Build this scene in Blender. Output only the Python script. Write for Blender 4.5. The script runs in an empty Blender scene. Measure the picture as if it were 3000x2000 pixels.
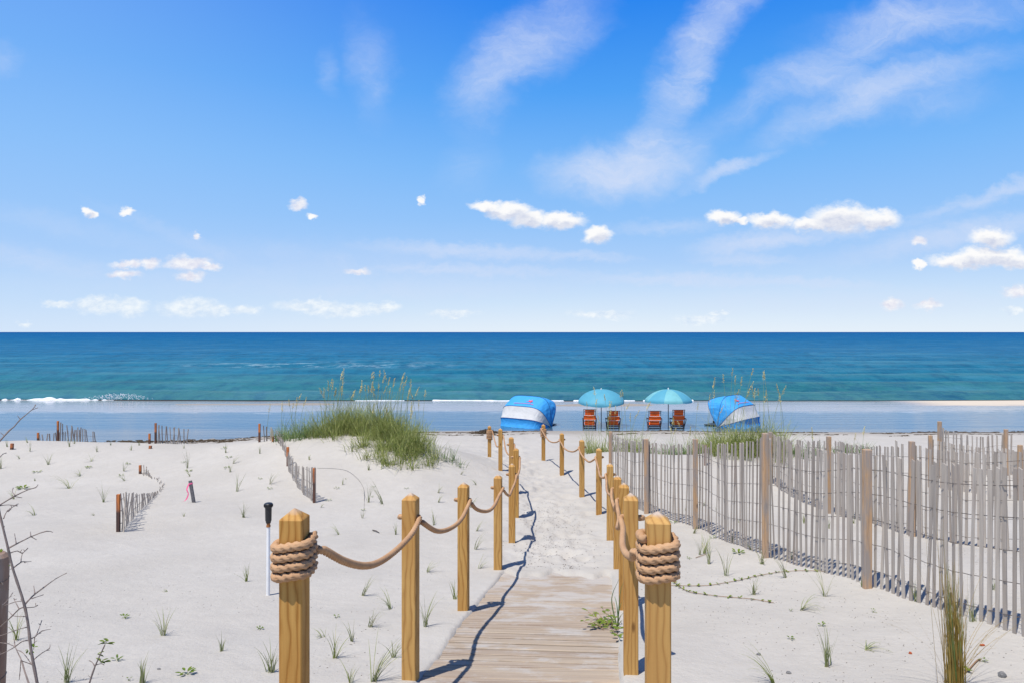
import bpy, math, random
import numpy as np
from mathutils import Vector, Matrix, noise as mnoise

random.seed(7); rng = np.random.default_rng(7)
S = bpy.context.scene
COL = S.collection
R = math.radians
CAMZ = 4.4            # eye height above the calm water, z = 0
F = 2000.0            # focal length in pixels of the 3000 px wide photograph (24 mm lens)

# ------------------------------------------------------------------ camera
cam_d = bpy.data.cameras.new('camera'); cam = bpy.data.objects.new('camera', cam_d); COL.objects.link(cam)
cam_d.sensor_width = 36.0; cam_d.lens = 24.0
cam_d.shift_y = -27.0/3000.0
cam_d.clip_start = 0.05; cam_d.clip_end = 60000
cam.location = (0, 0, CAMZ); cam.rotation_euler = (R(90), 0, 0)
S.camera = cam

# ------------------------------------------------------------------ colour helpers
def lin(c):
    c = c/255.0
    return c/12.92 if c <= 0.04045 else ((c+0.055)/1.055)**2.4
def L3(r, g, b): return (lin(r), lin(g), lin(b), 1.0)

class NT:
    """small helper round a node tree"""
    def __init__(s, nt): s.nt = nt; s.n = nt.nodes; s.l = nt.links
    def new(s, t, **kw):
        n = s.n.new(t)
        for k, v in kw.items(): setattr(n, k, v)
        return n
    def put(s, sock, v):
        if hasattr(v, 'is_output'): s.l.new(v, sock)
        elif v is not None: sock.default_value = v
    def math(s, op, a, b=None, c=None, clamp=False):
        n = s.new('ShaderNodeMath', operation=op, use_clamp=clamp)
        s.put(n.inputs[0], a); s.put(n.inputs[1], b); s.put(n.inputs[2], c)
        return n.outputs[0]
    def vmath(s, op, a, b=None, scale=None):
        n = s.new('ShaderNodeVectorMath', operation=op)
        s.put(n.inputs[0], a); s.put(n.inputs[1], b)
        if scale is not None: s.put(n.inputs[3], scale)
        return n.outputs[1] if op in ('LENGTH', 'DISTANCE', 'DOT_PRODUCT') else n.outputs[0]
    def noise(s, vec, scale, detail=4, rough=0.5, dist=0.0):
        n = s.new('ShaderNodeTexNoise'); s.put(n.inputs['Vector'], vec)
        n.inputs['Scale'].default_value = scale; n.inputs['Detail'].default_value = detail
        n.inputs['Roughness'].default_value = rough; n.inputs['Distortion'].default_value = dist
        return n.outputs['Fac']
    def voro(s, vec, scale, out='Distance', rnd=1.0):
        n = s.new('ShaderNodeTexVoronoi'); s.put(n.inputs['Vector'], vec)
        n.inputs['Scale'].default_value = scale; n.inputs['Randomness'].default_value = rnd
        return n.outputs[out]
    def ramp(s, fac, stops, interp='LINEAR'):
        n = s.new('ShaderNodeValToRGB'); s.put(n.inputs[0], fac)
        cr = n.color_ramp; cr.interpolation = interp
        while len(cr.elements) < len(stops): cr.elements.new(0.5)
        for e, (p, c) in zip(cr.elements, stops):
            e.position = p
            e.color = c if isinstance(c, tuple) else (c, c, c, 1)
        return n.outputs[0]
    def maprange(s, v, a, b, c=0.0, d=1.0, smooth=False):
        n = s.new('ShaderNodeMapRange'); n.interpolation_type = 'SMOOTHSTEP' if smooth else 'LINEAR'
        s.put(n.inputs[0], v)
        for i, x in enumerate((a, b, c, d)): s.put(n.inputs[i+1], x)
        return n.outputs[0]
    def mix(s, fac, a, b, mode='MIX'):
        n = s.new('ShaderNodeMix', data_type='RGBA', blend_type=mode)
        s.put(n.inputs[0], fac); s.put(n.inputs[6], a); s.put(n.inputs[7], b)
        return n.outputs[2]
    def mapping(s, vec, scale=(1, 1, 1), loc=(0, 0, 0), rot=(0, 0, 0)):
        n = s.new('ShaderNodeMapping'); s.put(n.inputs[0], vec)
        n.inputs['Scale'].default_value = scale; n.inputs['Location'].default_value = loc; n.inputs['Rotation'].default_value = rot
        return n.outputs[0]

# ------------------------------------------------------------------ world: hand-set elevation gradient over a trace of Nishita sky, clouds by direction
SUN_H = Vector((-0.30, -0.37)).normalized()
SUN_EL = 67.0
sun_az = math.atan2(SUN_H.x, SUN_H.y)
world = bpy.data.worlds.new('World'); S.world = world; world.use_nodes = True
W = NT(world.node_tree); W.n.clear()
sky = W.new('ShaderNodeTexSky', sky_type='NISHITA', sun_disc=False)
sky.sun_elevation = R(SUN_EL); sky.sun_rotation = sun_az % (2*math.pi)
sky.altitude = 0; sky.air_density = 1.0; sky.dust_density = 0.3; sky.ozone_density = 2.0
geo = W.new('ShaderNodeTexCoord')
d = W.vmath('NORMALIZE', geo.outputs['Generated'])
sep = W.new('ShaderNodeSeparateXYZ'); W.l.new(d, sep.inputs[0])
dx, dy, dz = sep.outputs
grad = W.ramp(W.math('MAXIMUM', dz, 0.0), [
    (0.000, L3(230, 242, 254)), (0.045, L3(205, 228, 253)), (0.10, L3(172, 208, 252)), (0.16, L3(147, 197, 252)),
    (0.235, L3(122, 186, 252)), (0.33, L3(78, 163, 249)), (0.437, L3(34, 134, 243)), (0.60, L3(14, 78, 178)), (1.0, L3(7, 38, 100))])  # sky above the view is set darker to cut the fill light
ysafe = W.math('MAXIMUM', dy, 0.02)
uu = W.math('DIVIDE', dx, ysafe); vv = W.math('DIVIDE', dz, ysafe)
cmb = W.new('ShaderNodeCombineXYZ'); W.l.new(uu, cmb.inputs[0]); W.l.new(vv, cmb.inputs[1])
uv = cmb.outputs[0]
K = 3000/2352.0
def UVc(x, y): return ((x*K-1500)/F, (973-y*K)/F)
# broad cloud edge noise
wob = W.new('ShaderNodeTexNoise'); W.l.new(W.mapping(uv, (1, 1.5, 1)), wob.inputs['Vector'])
wob.inputs['Scale'].default_value = 40; wob.inputs['Detail'].default_value = 6; wob.inputs['Roughness'].default_value = 0.62
wv = W.vmath('SCALE', W.vmath('SUBTRACT', wob.outputs['Color'], (0.5, 0.5, 0.5)), scale=0.030)
uvw = W.vmath('ADD', uv, wv)
GROW = 1.0
def field(lst, src):
    """smallest scaled distance to a list of ellipses (x, y, rx, ry[, angle]) given in degrees-free tangent coordinates"""
    out = None
    for e in lst:
        x, y, rx, ry = e[:4]; a = R(e[4]) if len(e) > 4 else 0.0
        c = UVc(x, y)
        v = W.vmath('SUBTRACT', src, (c[0], c[1], 0))
        if a:
            rt = W.new('ShaderNodeVectorRotate', rotation_type='Z_AXIS'); W.l.new(v, rt.inputs['Vector']); rt.inputs['Angle'].default_value = -a; v = rt.outputs[0]
        v = W.vmath('MULTIPLY', v, (F/(rx*K*GROW), F/(ry*K*GROW), 0))
        ln = W.vmath('LENGTH', v)
        out = ln if out is None else W.math('MINIMUM', out, ln)
    return out
CUM = [(1118,472,30,12),(1170,486,44,18),(1215,505,34,17),(1285,508,48,17),(1372,541,28,16),(968,462,8,7),(200,484,12,11,-50),(212,494,8,8),
       (292,485,15,8),(718,497,13,6),(1664,497,30,15),(1700,507,18,9),(1770,507,46,15),(1865,515,42,15),(1935,503,66,27),(2010,506,44,20),
       (2275,548,40,19),(2205,600,60,15),(2275,592,80,18),(2340,600,50,14),(2112,607,12,9)]
CU2 = [(298,607,34,9),(345,605,20,10),(432,606,46,13),(480,612,24,7),(285,632,30,9),(437,635,27,10),(2047,699,21,11),(2132,700,25,8),(2340,668,30,10),
       (448,545,9,6),(822,621,24,6),(2110,558,14,8),(685,470,17,9)]
LOW = [(135,700,36,9),(232,702,58,17),(300,706,36,18),(440,706,70,19),(505,712,24,14),(568,712,31,13),(715,704,74,14),(800,714,56,13),(880,708,34,13),
       (1045,720,50,9),(1380,722,62,10),(1615,736,52,12),(1655,718,24,5),(55,748,18,7),(2330,712,26,8),(1700,600,1,1)]
base_col = W.mix(0.93, W.vmath('SCALE', sky.outputs[0], scale=0.11), grad)
# tone noise shared by the clouds
tone = W.noise(W.mapping(uv, (1, 1.6, 1)), 60, 4, 0.6)
base_col = W.mix(W.maprange(uu, 0.15, -0.75, 0.0, 0.30, smooth=True), base_col, L3(168, 206, 252))
ccol = W.mix(W.maprange(tone, 0.35, 0.65, 0, 1), L3(222, 222, 238), L3(252, 251, 252))
# cirrus: (x, y, rx, ry, angle, strength)
CIR = [(1215,105,150,68,32,.62),(1120,190,90,60,50,.35),(1640,50,170,48,55,.62),(1560,190,150,34,62,.38),(1950,115,270,44,27,.62),(2180,40,240,46,8,.45),
       (2080,170,260,40,10,.38),(1960,240,190,34,22,.50),(2080,230,150,44,4,.3),(1425,385,140,52,4,1.15),(1480,350,120,46,12,.4),(1675,395,88,17,22,1.0),(2300,428,150,13,17,.7),(2200,480,200,12,14,.25),
       (1080,577,190,15,-3,.75),(1090,622,200,11,-1,.6),(1720,556,105,22,8,.85),(1850,548,120,12,4,.5),(1715,600,95,11,0,.55),(1570,643,200,13,-1,.65),(1880,650,120,10,-3,.5),
       (1360,590,90,10,-4,.4),(1530,520,110,14,3,.35),(2190,545,260,22,11,.4),(2230,528,160,26,8,.35),(850,150,45,90,14,.28),(750,165,22,45,10,.2),(70,592,150,22,-10,.35),
       (20,140,40,30,0,.25),(800,600,380,36,-3,.22),(1000,668,330,22,2,.28),(1900,690,420,26,0,.3),(500,650,420,30,0,.22),(400,540,160,16,-22,.2),(1080,380,60,50,70,.14),(150,520,200,24,-12,.16)]
wob2 = W.new('ShaderNodeTexNoise'); W.l.new(W.mapping(uv, (1, 1.2, 1)), wob2.inputs['Vector'])
wob2.inputs['Scale'].default_value = 9; wob2.inputs['Detail'].default_value = 5; wob2.inputs['Roughness'].default_value = 0.6
uvc = W.vmath('ADD', uv, W.vmath('SCALE', W.vmath('SUBTRACT', wob2.outputs['Color'], (0.5, 0.5, 0.5)), scale=0.095))
acc = None; GROW = 1.22
for (x, y, rx, ry, ang, st) in CIR:
    f = field([(x, y, rx, ry, ang)], uvc if y < 450 else uvw)
    t = W.maprange(f, 1.45, 0.0, 0.0, st, smooth=True)
    acc = t if acc is None else W.math('ADD', acc, t)
GROW = 1.12
streak = W.noise(W.mapping(uvc, (1.2, 3.4, 1), rot=(0, 0, R(-30))), 7, 9, 0.70, 0.9)
ripple = W.noise(W.mapping(uvc, (40, 95, 1), rot=(0, 0, R(-8))), 1.8, 4, 0.65, 0.4)
cirf = W.math('MULTIPLY', acc, W.maprange(streak, 0.3, 0.7, 0.38, 1.25))
cirf = W.math('MULTIPLY', cirf, W.maprange(ripple, 0.25, 0.75, 0.86, 1.10))
cirf = W.math('MINIMUM', W.math('SUBTRACT', 1.0, W.math('POWER', 2.7183, W.math('MULTIPLY', cirf, -1.15))), 0.9)
c1 = W.mix(cirf, base_col, L3(216, 226, 248))
lowf = W.maprange(field(LOW, uvw), 1.35, 0.45, 0.0, 0.9, smooth=True)
lowcol = W.mix(W.maprange(tone, 0.35, 0.65, 0, 1), L3(214, 230, 248), L3(244, 250, 254))
c2 = W.mix(lowf, c1, lowcol)
c3 = W.mix(W.maprange(field(CU2, uvw), 1.5, 0.4, 0.0, 0.9, smooth=True), c2, ccol)
upw = W.maprange(field(CUM, W.vmath('ADD', uvw, (-.003, .011, 0))), 1.2, 0.5, 0.0, 1.0, smooth=True)
cc2 = W.mix(W.math('MULTIPLY', upw, W.maprange(tone, .3, .6, 1.0, .55)), L3(255, 254, 253), L3(205, 212, 232))  # shading put into the cumulus colour: grey undersides, white lit tops
c4 = W.mix(W.maprange(field(CUM, uvw), 1.42, 0.6, 0.0, 0.97, smooth=True), c3, cc2)
bg = W.new('ShaderNodeBackground'); W.l.new(W.vmath('SCALE', c4, scale=10.0), bg.inputs[0]); bg.inputs[1].default_value = 0.1
wo = W.new('ShaderNodeOutputWorld'); W.l.new(bg.outputs[0], wo.inputs[0])

# ------------------------------------------------------------------ sun
sd = bpy.data.lights.new('sun', 'SUN'); sd.energy = 5.0; sd.angle = R(0.53); sd.color = (1.0, 0.965, 0.91)
so = bpy.data.objects.new('sun', sd); COL.objects.link(so)
tos = Vector((SUN_H.x*math.cos(R(SUN_EL)), SUN_H.y*math.cos(R(SUN_EL)), math.sin(R(SUN_EL))))
so.rotation_euler = tos.to_track_quat('Z', 'Y').to_euler(); so.location = (-8, -10, 30)
S.view_settings.view_transform = 'Standard'; S.view_settings.look = 'None'; S.view_settings.exposure = 0.0; S.view_settings.gamma = 1.0
S.cycles.max_bounces = 6; S.cycles.diffuse_bounces = 2

# ================================================================== object helpers
def tag(o, label=None, cat=None, group=None, kind=None):
    if label: o['label'] = label
    if cat: o['category'] = cat
    if group: o['group'] = group
    if kind: o['kind'] = kind
    return o
def empty(name, loc, label, cat, group=None, rz=0.0):
    o = bpy.data.objects.new(name, None); COL.objects.link(o)
    o.location = loc; o.rotation_euler = (0, 0, rz); o.empty_display_size = 0.2
    return tag(o, label, cat, group)
def mk(name, verts, faces, mat, parent=None, smooth=False, loc=None, mats=None, fmat=None, rz=0.0):
    me = bpy.data.meshes.new(name)
    me.from_pydata([tuple(map(float, v)) for v in verts], [], faces); me.validate(verbose=False); me.update()
    for m in (mats or [mat]): me.materials.append(m)
    if fmat is not None:
        me.polygons.foreach_set('material_index', fmat)
    if smooth: me.polygons.foreach_set('use_smooth', [True]*len(me.polygons))
    o = bpy.data.objects.new(name, me); COL.objects.link(o)
    if parent: o.parent = parent
    if loc is not None: o.location = loc
    if rz: o.rotation_euler = (0, 0, rz)
    return o
class MB:
    """collects shapes that belong to ONE mesh"""
    def __init__(s): s.v = []; s.f = []
    def add(s, vs, fs):
        b = len(s.v); s.v.extend(vs); s.f.extend([tuple(i+b for i in f) for f in fs])
    def box(s, c, size, M=None, taper=1.0):
        x, y, z = size[0]/2, size[1]/2, size[2]/2
        vs = [(-x,-y,-z),(x,-y,-z),(x,y,-z),(-x,y,-z),(-x*taper,-y*taper,z),(x*taper,-y*taper,z),(x*taper,y*taper,z),(-x*taper,y*taper,z)]
        vs = [Vector(v) for v in vs]
        if M is not None: vs = [M @ v for v in vs]
        c = Vector(c); s.add([v+c for v in vs], [(0,3,2,1),(4,5,6,7),(0,1,5,4),(1,2,6,5),(2,3,7,6),(3,0,4,7)])
    def bar(s, a, b, w, t, up=(0,0,1)):
        """rectangular bar from a to b"""
        a = Vector(a); b = Vector(b); d = (b-a); L = d.length; z = d/L
        u = Vector(up)
        if abs(z.dot(u)) > 0.98: u = Vector((0,1,0))
        x = u.cross(z).normalized(); y = z.cross(x)
        M = Matrix((x, y, z)).transposed()
        s.box((a+b)/2, (w, t, L), M)
    def tube(s, pts, r, n=8, cap=True):
        pts = [Vector(p) for p in pts]
        rs = r if isinstance(r, (list, tuple)) else [r]*len(pts)
        tan = []
        for i in range(len(pts)):
            t = pts[min(i+1, len(pts)-1)]-pts[max(i-1, 0)]
            tan.append(t.normalized() if t.length > 1e-9 else Vector((0,0,1)))
        up = Vector((0,0,1)) if abs(tan[0].z) < .9 else Vector((1,0,0))
        x = up.cross(tan[0]).normalized()
        vs = []; fs = []
        for i, p in enumerate(pts):
            x = (x - tan[i]*x.dot(tan[i])).normalized(); y = tan[i].cross(x)
            for k in range(n):
                a = 2*math.pi*k/n; vs.append(p+(x*math.cos(a)+y*math.sin(a))*rs[i])
        for i in range(len(pts)-1):
            for k in range(n):
                a = i*n+k; b = i*n+(k+1)%n; fs.append((a, b, b+n, a+n))
        if cap:
            fs.append(tuple(range(n-1, -1, -1))); fs.append(tuple(range((len(pts)-1)*n, len(pts)*n)))
        s.add(vs, fs)
    def blade(s, base, az, length, width, lean, curl, segs=5, twist=0.3):
        """one flat tapering grass blade that arches over"""
        p = Vector(base); h = Vector((math.cos(az), math.sin(az), 0)); a = lean
        side = Vector((-h.y, h.x, 0)); side = (side*math.cos(twist)+h*math.sin(twist))
        vs = []; fs = []; st = length/segs
        for i in range(segs+1):
            w = width*(1-(i/segs)**1.6)*.5+0.0004
            vs += [p-side*w, p+side*w]
            p = p+(h*math.sin(a)+Vector((0,0,1))*math.cos(a))*st
            a += curl/segs
        for i in range(segs):
            fs.append((2*i, 2*i+1, 2*i+3, 2*i+2))
        s.add(vs, fs)
    def leaf(s, base, dirv, length, width, up=(0,0,1), cup=0.15):
        d_ = Vector(dirv).normalized(); u = Vector(up); sd_ = d_.cross(u)
        if sd_.length < 1e-3: sd_ = Vector((1,0,0))
        sd_.normalize(); n_ = sd_.cross(d_)
        b = Vector(base); vs = [b]; prof = [(.2,.62),(.5,1),(.78,.75)]
        for t, w in prof:
            c = b+d_*length*t+n_*(-length*cup*t*t)
            vs += [c-sd_*width*.5*w+n_*width*.12, c-n_*width*.05, c+sd_*width*.5*w+n_*width*.12]
        vs.append(b+d_*length-n_*length*cup)
        s.add(vs, [(0,2,1),(0,3,2),(1,2,5,4),(2,3,6,5),(4,5,8,7),(5,6,9,8),(7,8,10),(8,9,10)])
    def build(s, name, mat, parent=None, smooth=False, loc=None, rz=0.0):
        return mk(name, s.v, s.f, mat, parent, smooth, loc, rz=rz)

# ================================================================== materials
MATS = {}
def pm(name, base=None, rough=0.8, spec=0.3):
    m = bpy.data.materials.new(name); m.use_nodes = True; t = NT(m.node_tree)
    b = t.n['Principled BSDF']; b.inputs['Roughness'].default_value = rough; b.inputs['Specular IOR Level'].default_value = spec
    if base: b.inputs['Base Color'].default_value = base
    MATS[name] = m
    return m, t, b
def bump(t, b, h, dist=0.01, strength=1.0, normal=None):
    n = t.new('ShaderNodeBump'); n.inputs['Distance'].default_value = dist; n.inputs['Strength'].default_value = strength
    t.l.new(h, n.inputs['Height'])
    if normal: t.l.new(normal, n.inputs['Normal'])
    t.l.new(n.outputs[0], b.inputs['Normal']); return n.outputs[0]
def objco(t):
    return t.new('ShaderNodeTexCoord').outputs['Object']
def objrand(t):
    return t.new('ShaderNodeObjectInfo').outputs['Random']

SANDC = (0.505, 0.497, 0.492, 1)
def sand_nodes(t, co):
    big = t.noise(co, 0.55, 4, 0.55); fine = t.noise(co, 60, 3, 0.6); mid = t.noise(co, 6, 5, 0.65)
    c = t.mix(t.maprange(big, 0.3, 0.7), (0.425, 0.394, 0.347, 1), (0.495, 0.463, 0.412, 1))
    c = t.mix(t.maprange(mid, 0.35, 0.7, 0, 0.35), c, (0.37, 0.34, 0.30, 1))
    c = t.mix(t.maprange(fine, 0.3, 0.7, 0.0, 0.25), c, (0.54, 0.50, 0.44, 1))
    return c, mid, fine
# sand
m, t, b = pm('sand', rough=0.95, spec=0.1)
co = objco(t)
c, mid, fine = sand_nodes(t, co)
gy = t.new('ShaderNodeSeparateXYZ'); t.l.new(co, gy.inputs[0])
# tiny dark grains and shell bits
vd = t.voro(t.mapping(co, (1, 1, .1)), 21); spk = t.math('LESS_THAN', vd, 0.085)
dens = t.maprange(t.noise(co, 0.8, 3), 0.46, 0.62, 0.0, 0.55)
c = t.mix(t.math('MULTIPLY', spk, dens), c, (0.20, 0.18, 0.16, 1))
# damp sand at the water's edge and under the water
wet = t.maprange(gy.outputs[2], 0.22, -0.02, 0, 1, smooth=True)
c = t.mix(wet, c, (0.30, 0.27, 0.235, 1))
t.l.new(c, b.inputs['Base Color'])
rip = t.new('ShaderNodeTexWave', wave_type='BANDS', bands_direction='DIAGONAL'); t.l.new(t.mapping(co, (1, 1.6, 0)), rip.inputs[0])
rip.inputs['Scale'].default_value = 2.2; rip.inputs['Distortion'].default_value = 5; rip.inputs['Detail'].default_value = 3
h = t.math('ADD', t.math('MULTIPLY', mid, 1.4), t.math('MULTIPLY', fine, .22))
h = t.math('ADD', h, t.math('MULTIPLY', rip.outputs['Fac'], .05))
h = t.math('ADD', h, t.math('MULTIPLY', t.noise(co, 16, 4, .65), .6))
bump(t, b, h, 0.016, 0.7)
SAND = m

def wood(name, light, dark, knot, rough=0.7, sc=1.0, weather=None, wamt=0.0, dark_foot=False, tip=False):
    m, t, b = pm(name, rough=rough, spec=0.25)
    co = objco(t); rnd = objrand(t)
    off = t.new('ShaderNodeCombineXYZ'); t.l.new(t.math('MULTIPLY', rnd, 37.0), off.inputs[0]); t.l.new(t.math('MULTIPLY', rnd, 91.0), off.inputs[2]); t.l.new(t.math('MULTIPLY', rnd, 13.0), off.inputs[1])
    co = t.vmath('ADD', co, off.outputs[0])
    warp = t.new('ShaderNodeTexNoise'); t.l.new(t.mapping(co, (5, 5, 1.5)), warp.inputs['Vector']); warp.inputs['Scale'].default_value = 1.0; warp.inputs['Detail'].default_value = 3
    cw = t.vmath('ADD', t.mapping(co, (1, 1, .035)), t.vmath('SCALE', warp.outputs['Color'], scale=0.17))
    rings = t.math('PINGPONG', t.vmath('LENGTH', t.vmath('ADD', cw, (.03, .09, 0))), .016*sc)
    rg = t.maprange(rings, 0.0, .016*sc)
    gr = t.noise(t.mapping(co, (170, 170, 5)), 1.0, 4, 0.65)
    f = t.math('ADD', t.math('MULTIPLY', t.math('POWER', rg, 2.6), .80), t.math('MULTIPLY', t.maprange(gr, .3, .7), .30), clamp=True)
    c = t.mix(f, light, dark)
    tonev = t.noise(t.mapping(co, (3, 3, 1.2)), 1.3, 2)
    c = t.mix(t.maprange(tonev, .35, .65, 0, .45), c, knot if False else (dark[0]*1.25, dark[1]*1.15, dark[2], 1))
    c = t.mix(t.math('MULTIPLY', rnd, .28), c, (light[0]*1.02, light[1]*1.06, light[2]*1.5, 1))
    kn = t.voro(t.mapping(co, (9, 9, 3.2)), 1.0, rnd=1.0)
    c = t.mix(t.maprange(kn, .17, .07, 0, .75, smooth=True), c, knot)
    if weather:
        wn = t.noise(t.mapping(co, (14, 14, 2.5)), 1.0, 4, .6)
        c = t.mix(t.maprange(wn, .62-wamt*.4, .72-wamt*.2, 0, .85), c, weather)
    if tip:
        gz = t.new('ShaderNodeSeparateXYZ'); t.l.new(t.new('ShaderNodeTexCoord').outputs['Generated'], gz.inputs[0])
        tf = t.maprange(t.math('ADD', gz.outputs[2], t.math('MULTIPLY', t.noise(co, 45, 3), .010)), .992, .999, 0, .8)
        c = t.mix(t.math('MULTIPLY', tf, t.maprange(rnd, .1, .6, .5, 1.0)), c, (0.50, .42, .36, 1))
    if dark_foot:
        gz = t.new('ShaderNodeSeparateXYZ'); t.l.new(t.new('ShaderNodeTexCoord').outputs['Generated'], gz.inputs[0])
        c = t.mix(t.maprange(t.math('ADD', gz.outputs[2], t.math('MULTIPLY', t.noise(co, 20), .06)), .76, .70, 0, .85), c, (0.055, .04, .038, 1))
    t.l.new(c, b.inputs['Base Color'])
    bump(t, b, f, -0.0016, 0.6)
    return m
POSTW = wood('golden_timber', (0.59, 0.345, 0.10, 1), (0.29, 0.125, 0.02, 1), (0.10, 0.036, 0.008, 1), tip=True)
FPOST = wood('brown_timber', (0.56, 0.36, 0.19, 1), (0.34, 0.21, 0.11, 1), (0.07, 0.035, 0.02, 1), .85, 1.2, (0.30, .27, .25, 1), .55)
FPOSTO = wood('orange_timber', (0.60, 0.20, 0.055, 1), (0.33, 0.10, 0.03, 1), (0.08, 0.03, 0.02, 1), .85, 1.2, (0.10, .08, .075, 1), .35, True)
OLDW = wood('old_grey_timber', (0.34, 0.235, 0.165, 1), (0.16, 0.105, 0.075, 1), (0.05, 0.04, 0.03, 1), .9, 1.0, (0.34, .29, .25, 1), .2)

# weathered slats: grey with brownish streaks, tone differs from slat to slat through a mesh attribute
m, t, b = pm('grey_slats', rough=0.9, spec=0.15)
co = objco(t)
at = t.new('ShaderNodeAttribute', attribute_name='tone')
gr = t.noise(t.mapping(co, (60, 60, 3)), 1.0, 4, .65)
c = t.mix(at.outputs['Fac'], (0.32, 0.275, 0.235, 1), (0.56, 0.495, 0.42, 1))
c = t.mix(t.maprange(gr, .35, .7, 0, .5), c, (0.23, 0.195, 0.165, 1))
c = t.mix(t.maprange(t.noise(t.mapping(co, (2, 2, 1.2)), 1.6, 3), .5, .7, 0, .35), c, (0.36, 0.27, 0.21, 1))
t.l.new(c, b.inputs['Base Color']); bump(t, b, gr, 0.002, .5)
SLAT = m
m, t, b = pm('fence_wire', (0.16, 0.15, 0.145, 1), 0.5, 0.5); b.inputs['Metallic'].default_value = .6
t.l.new(t.mix(t.noise(objco(t), 30), (0.20, 0.19, 0.18, 1), (0.13, .09, .07, 1)), b.inputs['Base Color']); WIRE = m

# rope
m, t, b = pm('rope', rough=0.75, spec=0.25)
co = objco(t)
c = t.mix(t.maprange(t.noise(co, 7, 3), .3, .7), (0.54, 0.335, 0.185, 1), (0.42, 0.245, 0.13, 1))
fib = t.noise(co, 380, 3, .7)
c = t.mix(t.maprange(fib, .35, .75, 0, .4), c, (0.36, 0.18, 0.09, 1))
t.l.new(c, b.inputs['Base Color']); bump(t, b, fib, 0.0012, .7)
ROPE = m

# deck boards
m, t, b = pm('deck_boards', rough=0.9, spec=0.12)
co = objco(t)      # object x runs along the board
at = t.new('ShaderNodeAttribute', attribute_name='tone')
offv = t.new('ShaderNodeCombineXYZ'); t.l.new(t.math('MULTIPLY', at.outputs['Fac'], 53.0), offv.inputs[0]); t.l.new(t.math('MULTIPLY', at.outputs['Fac'], 17.0), offv.inputs[1])
cb = t.vmath('ADD', co, offv.outputs[0])
gr = t.noise(t.mapping(cb, (2.2, 70, 20)), 1.0, 5, .65, .3)
c = t.mix(t.maprange(gr, .3, .7), (0.43, 0.345, 0.26, 1), (0.28, 0.21, 0.155, 1))
c = t.mix(t.math('MULTIPLY', at.outputs['Fac'], .7), c, (0.42, 0.34, 0.25, 1))
gr2 = t.noise(t.mapping(cb, (1.1, 38, 10)), 1.0, 4, .6)
c = t.mix(t.maprange(gr2, .52, .66, 0, .6), c, (0.21, 0.14, 0.10, 1))
c = t.mix(t.maprange(gr2, .45, .32, 0, .45), c, (0.54, 0.42, 0.29, 1))
dust = t.noise(t.mapping(co, (2.6, 4.2, 1)), 1.0, 6, .68)
sepd = t.new('ShaderNodeSeparateXYZ'); t.l.new(co, sepd.inputs[0])
far = t.maprange(sepd.outputs[1], 1.5, 4.2, 0.0, .13)
c = t.mix(t.maprange(t.math('ADD', dust, far), .50, .64, 0.04, .72), c, (0.47, 0.445, 0.41, 1))
t.l.new(c, b.inputs['Base Color']); bump(t, b, t.math('ADD', gr, t.math('MULTIPLY', dust, .6)), 0.004, .6)
DECK = m

def leafmat(name, a, b_, tipc=None, rough=.6, tr=.25):
    m, t, b = pm(name, rough=rough, spec=.2)
    co = objco(t)
    c = t.mix(t.maprange(t.noise(co, 9, 3), .32, .68), a, b_)
    if tipc:
        c = t.mix(t.maprange(t.noise(t.mapping(co, (31, 31, 6)), 1.0, 2), .55, .68, 0, .9), c, tipc)
    t.l.new(c, b.inputs['Base Color'])
    if tr:
        tl = t.new('ShaderNodeBsdfTranslucent'); t.l.new(c, tl.inputs[0])
        mx = t.new('ShaderNodeMixShader'); mx.inputs[0].default_value = tr
        out = t.n['Material Output']; t.l.new(b.outputs[0], mx.inputs[1]); t.l.new(tl.outputs[0], mx.inputs[2]); t.l.new(mx.outputs[0], out.inputs[0])
    return m
GRASS = leafmat('dune_grass', (0.19, 0.245, 0.045, 1), (0.33, 0.355, 0.12, 1), (0.52, 0.47, 0.22, 1), tr=.3)
GRASSD = leafmat('dark_dune_grass', (0.11, 0.20, 0.06, 1), (0.20, 0.27, 0.10, 1), (0.38, 0.36, 0.14, 1))
SPRIG = leafmat('sprig_grass', (0.20, 0.245, 0.085, 1), (0.33, 0.34, 0.16, 1), (0.45, 0.41, 0.26, 1))
STALK = leafmat('sea_oat_stalk', (0.26, 0.34, 0.12, 1), (0.42, 0.42, 0.18, 1))
SEED = leafmat('sea_oat_seed', (0.74, 0.62, 0.30, 1), (0.58, 0.50, 0.22, 1))
BROWNG = leafmat('brown_grass', (0.30, 0.19, 0.045, 1), (0.44, 0.31, 0.09, 1), (0.20, 0.18, 0.04, 1))
LEAF = leafmat('leaf', (0.10, 0.17, 0.02, 1), (0.22, 0.27, 0.04, 1))
m, t, b = pm('bark', rough=.85, spec=.15)
t.l.new(t.mix(t.maprange(t.noise(t.mapping(objco(t), (1, 1, .3)), 60, 4, .6), .35, .65), (0.17, 0.14, 0.125, 1), (0.30, 0.235, 0.20, 1)), b.inputs['Base Color'])
bump(t, b, t.noise(objco(t), 300, 3), .002, .6); BARK = m
m, t, b = pm('stem_brown', rough=.8, spec=.2)
t.l.new(t.mix(t.noise(objco(t), 40), (0.30, 0.18, 0.10, 1), (0.22, 0.14, 0.08, 1)), b.inputs['Base Color']); STEM = m

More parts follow.
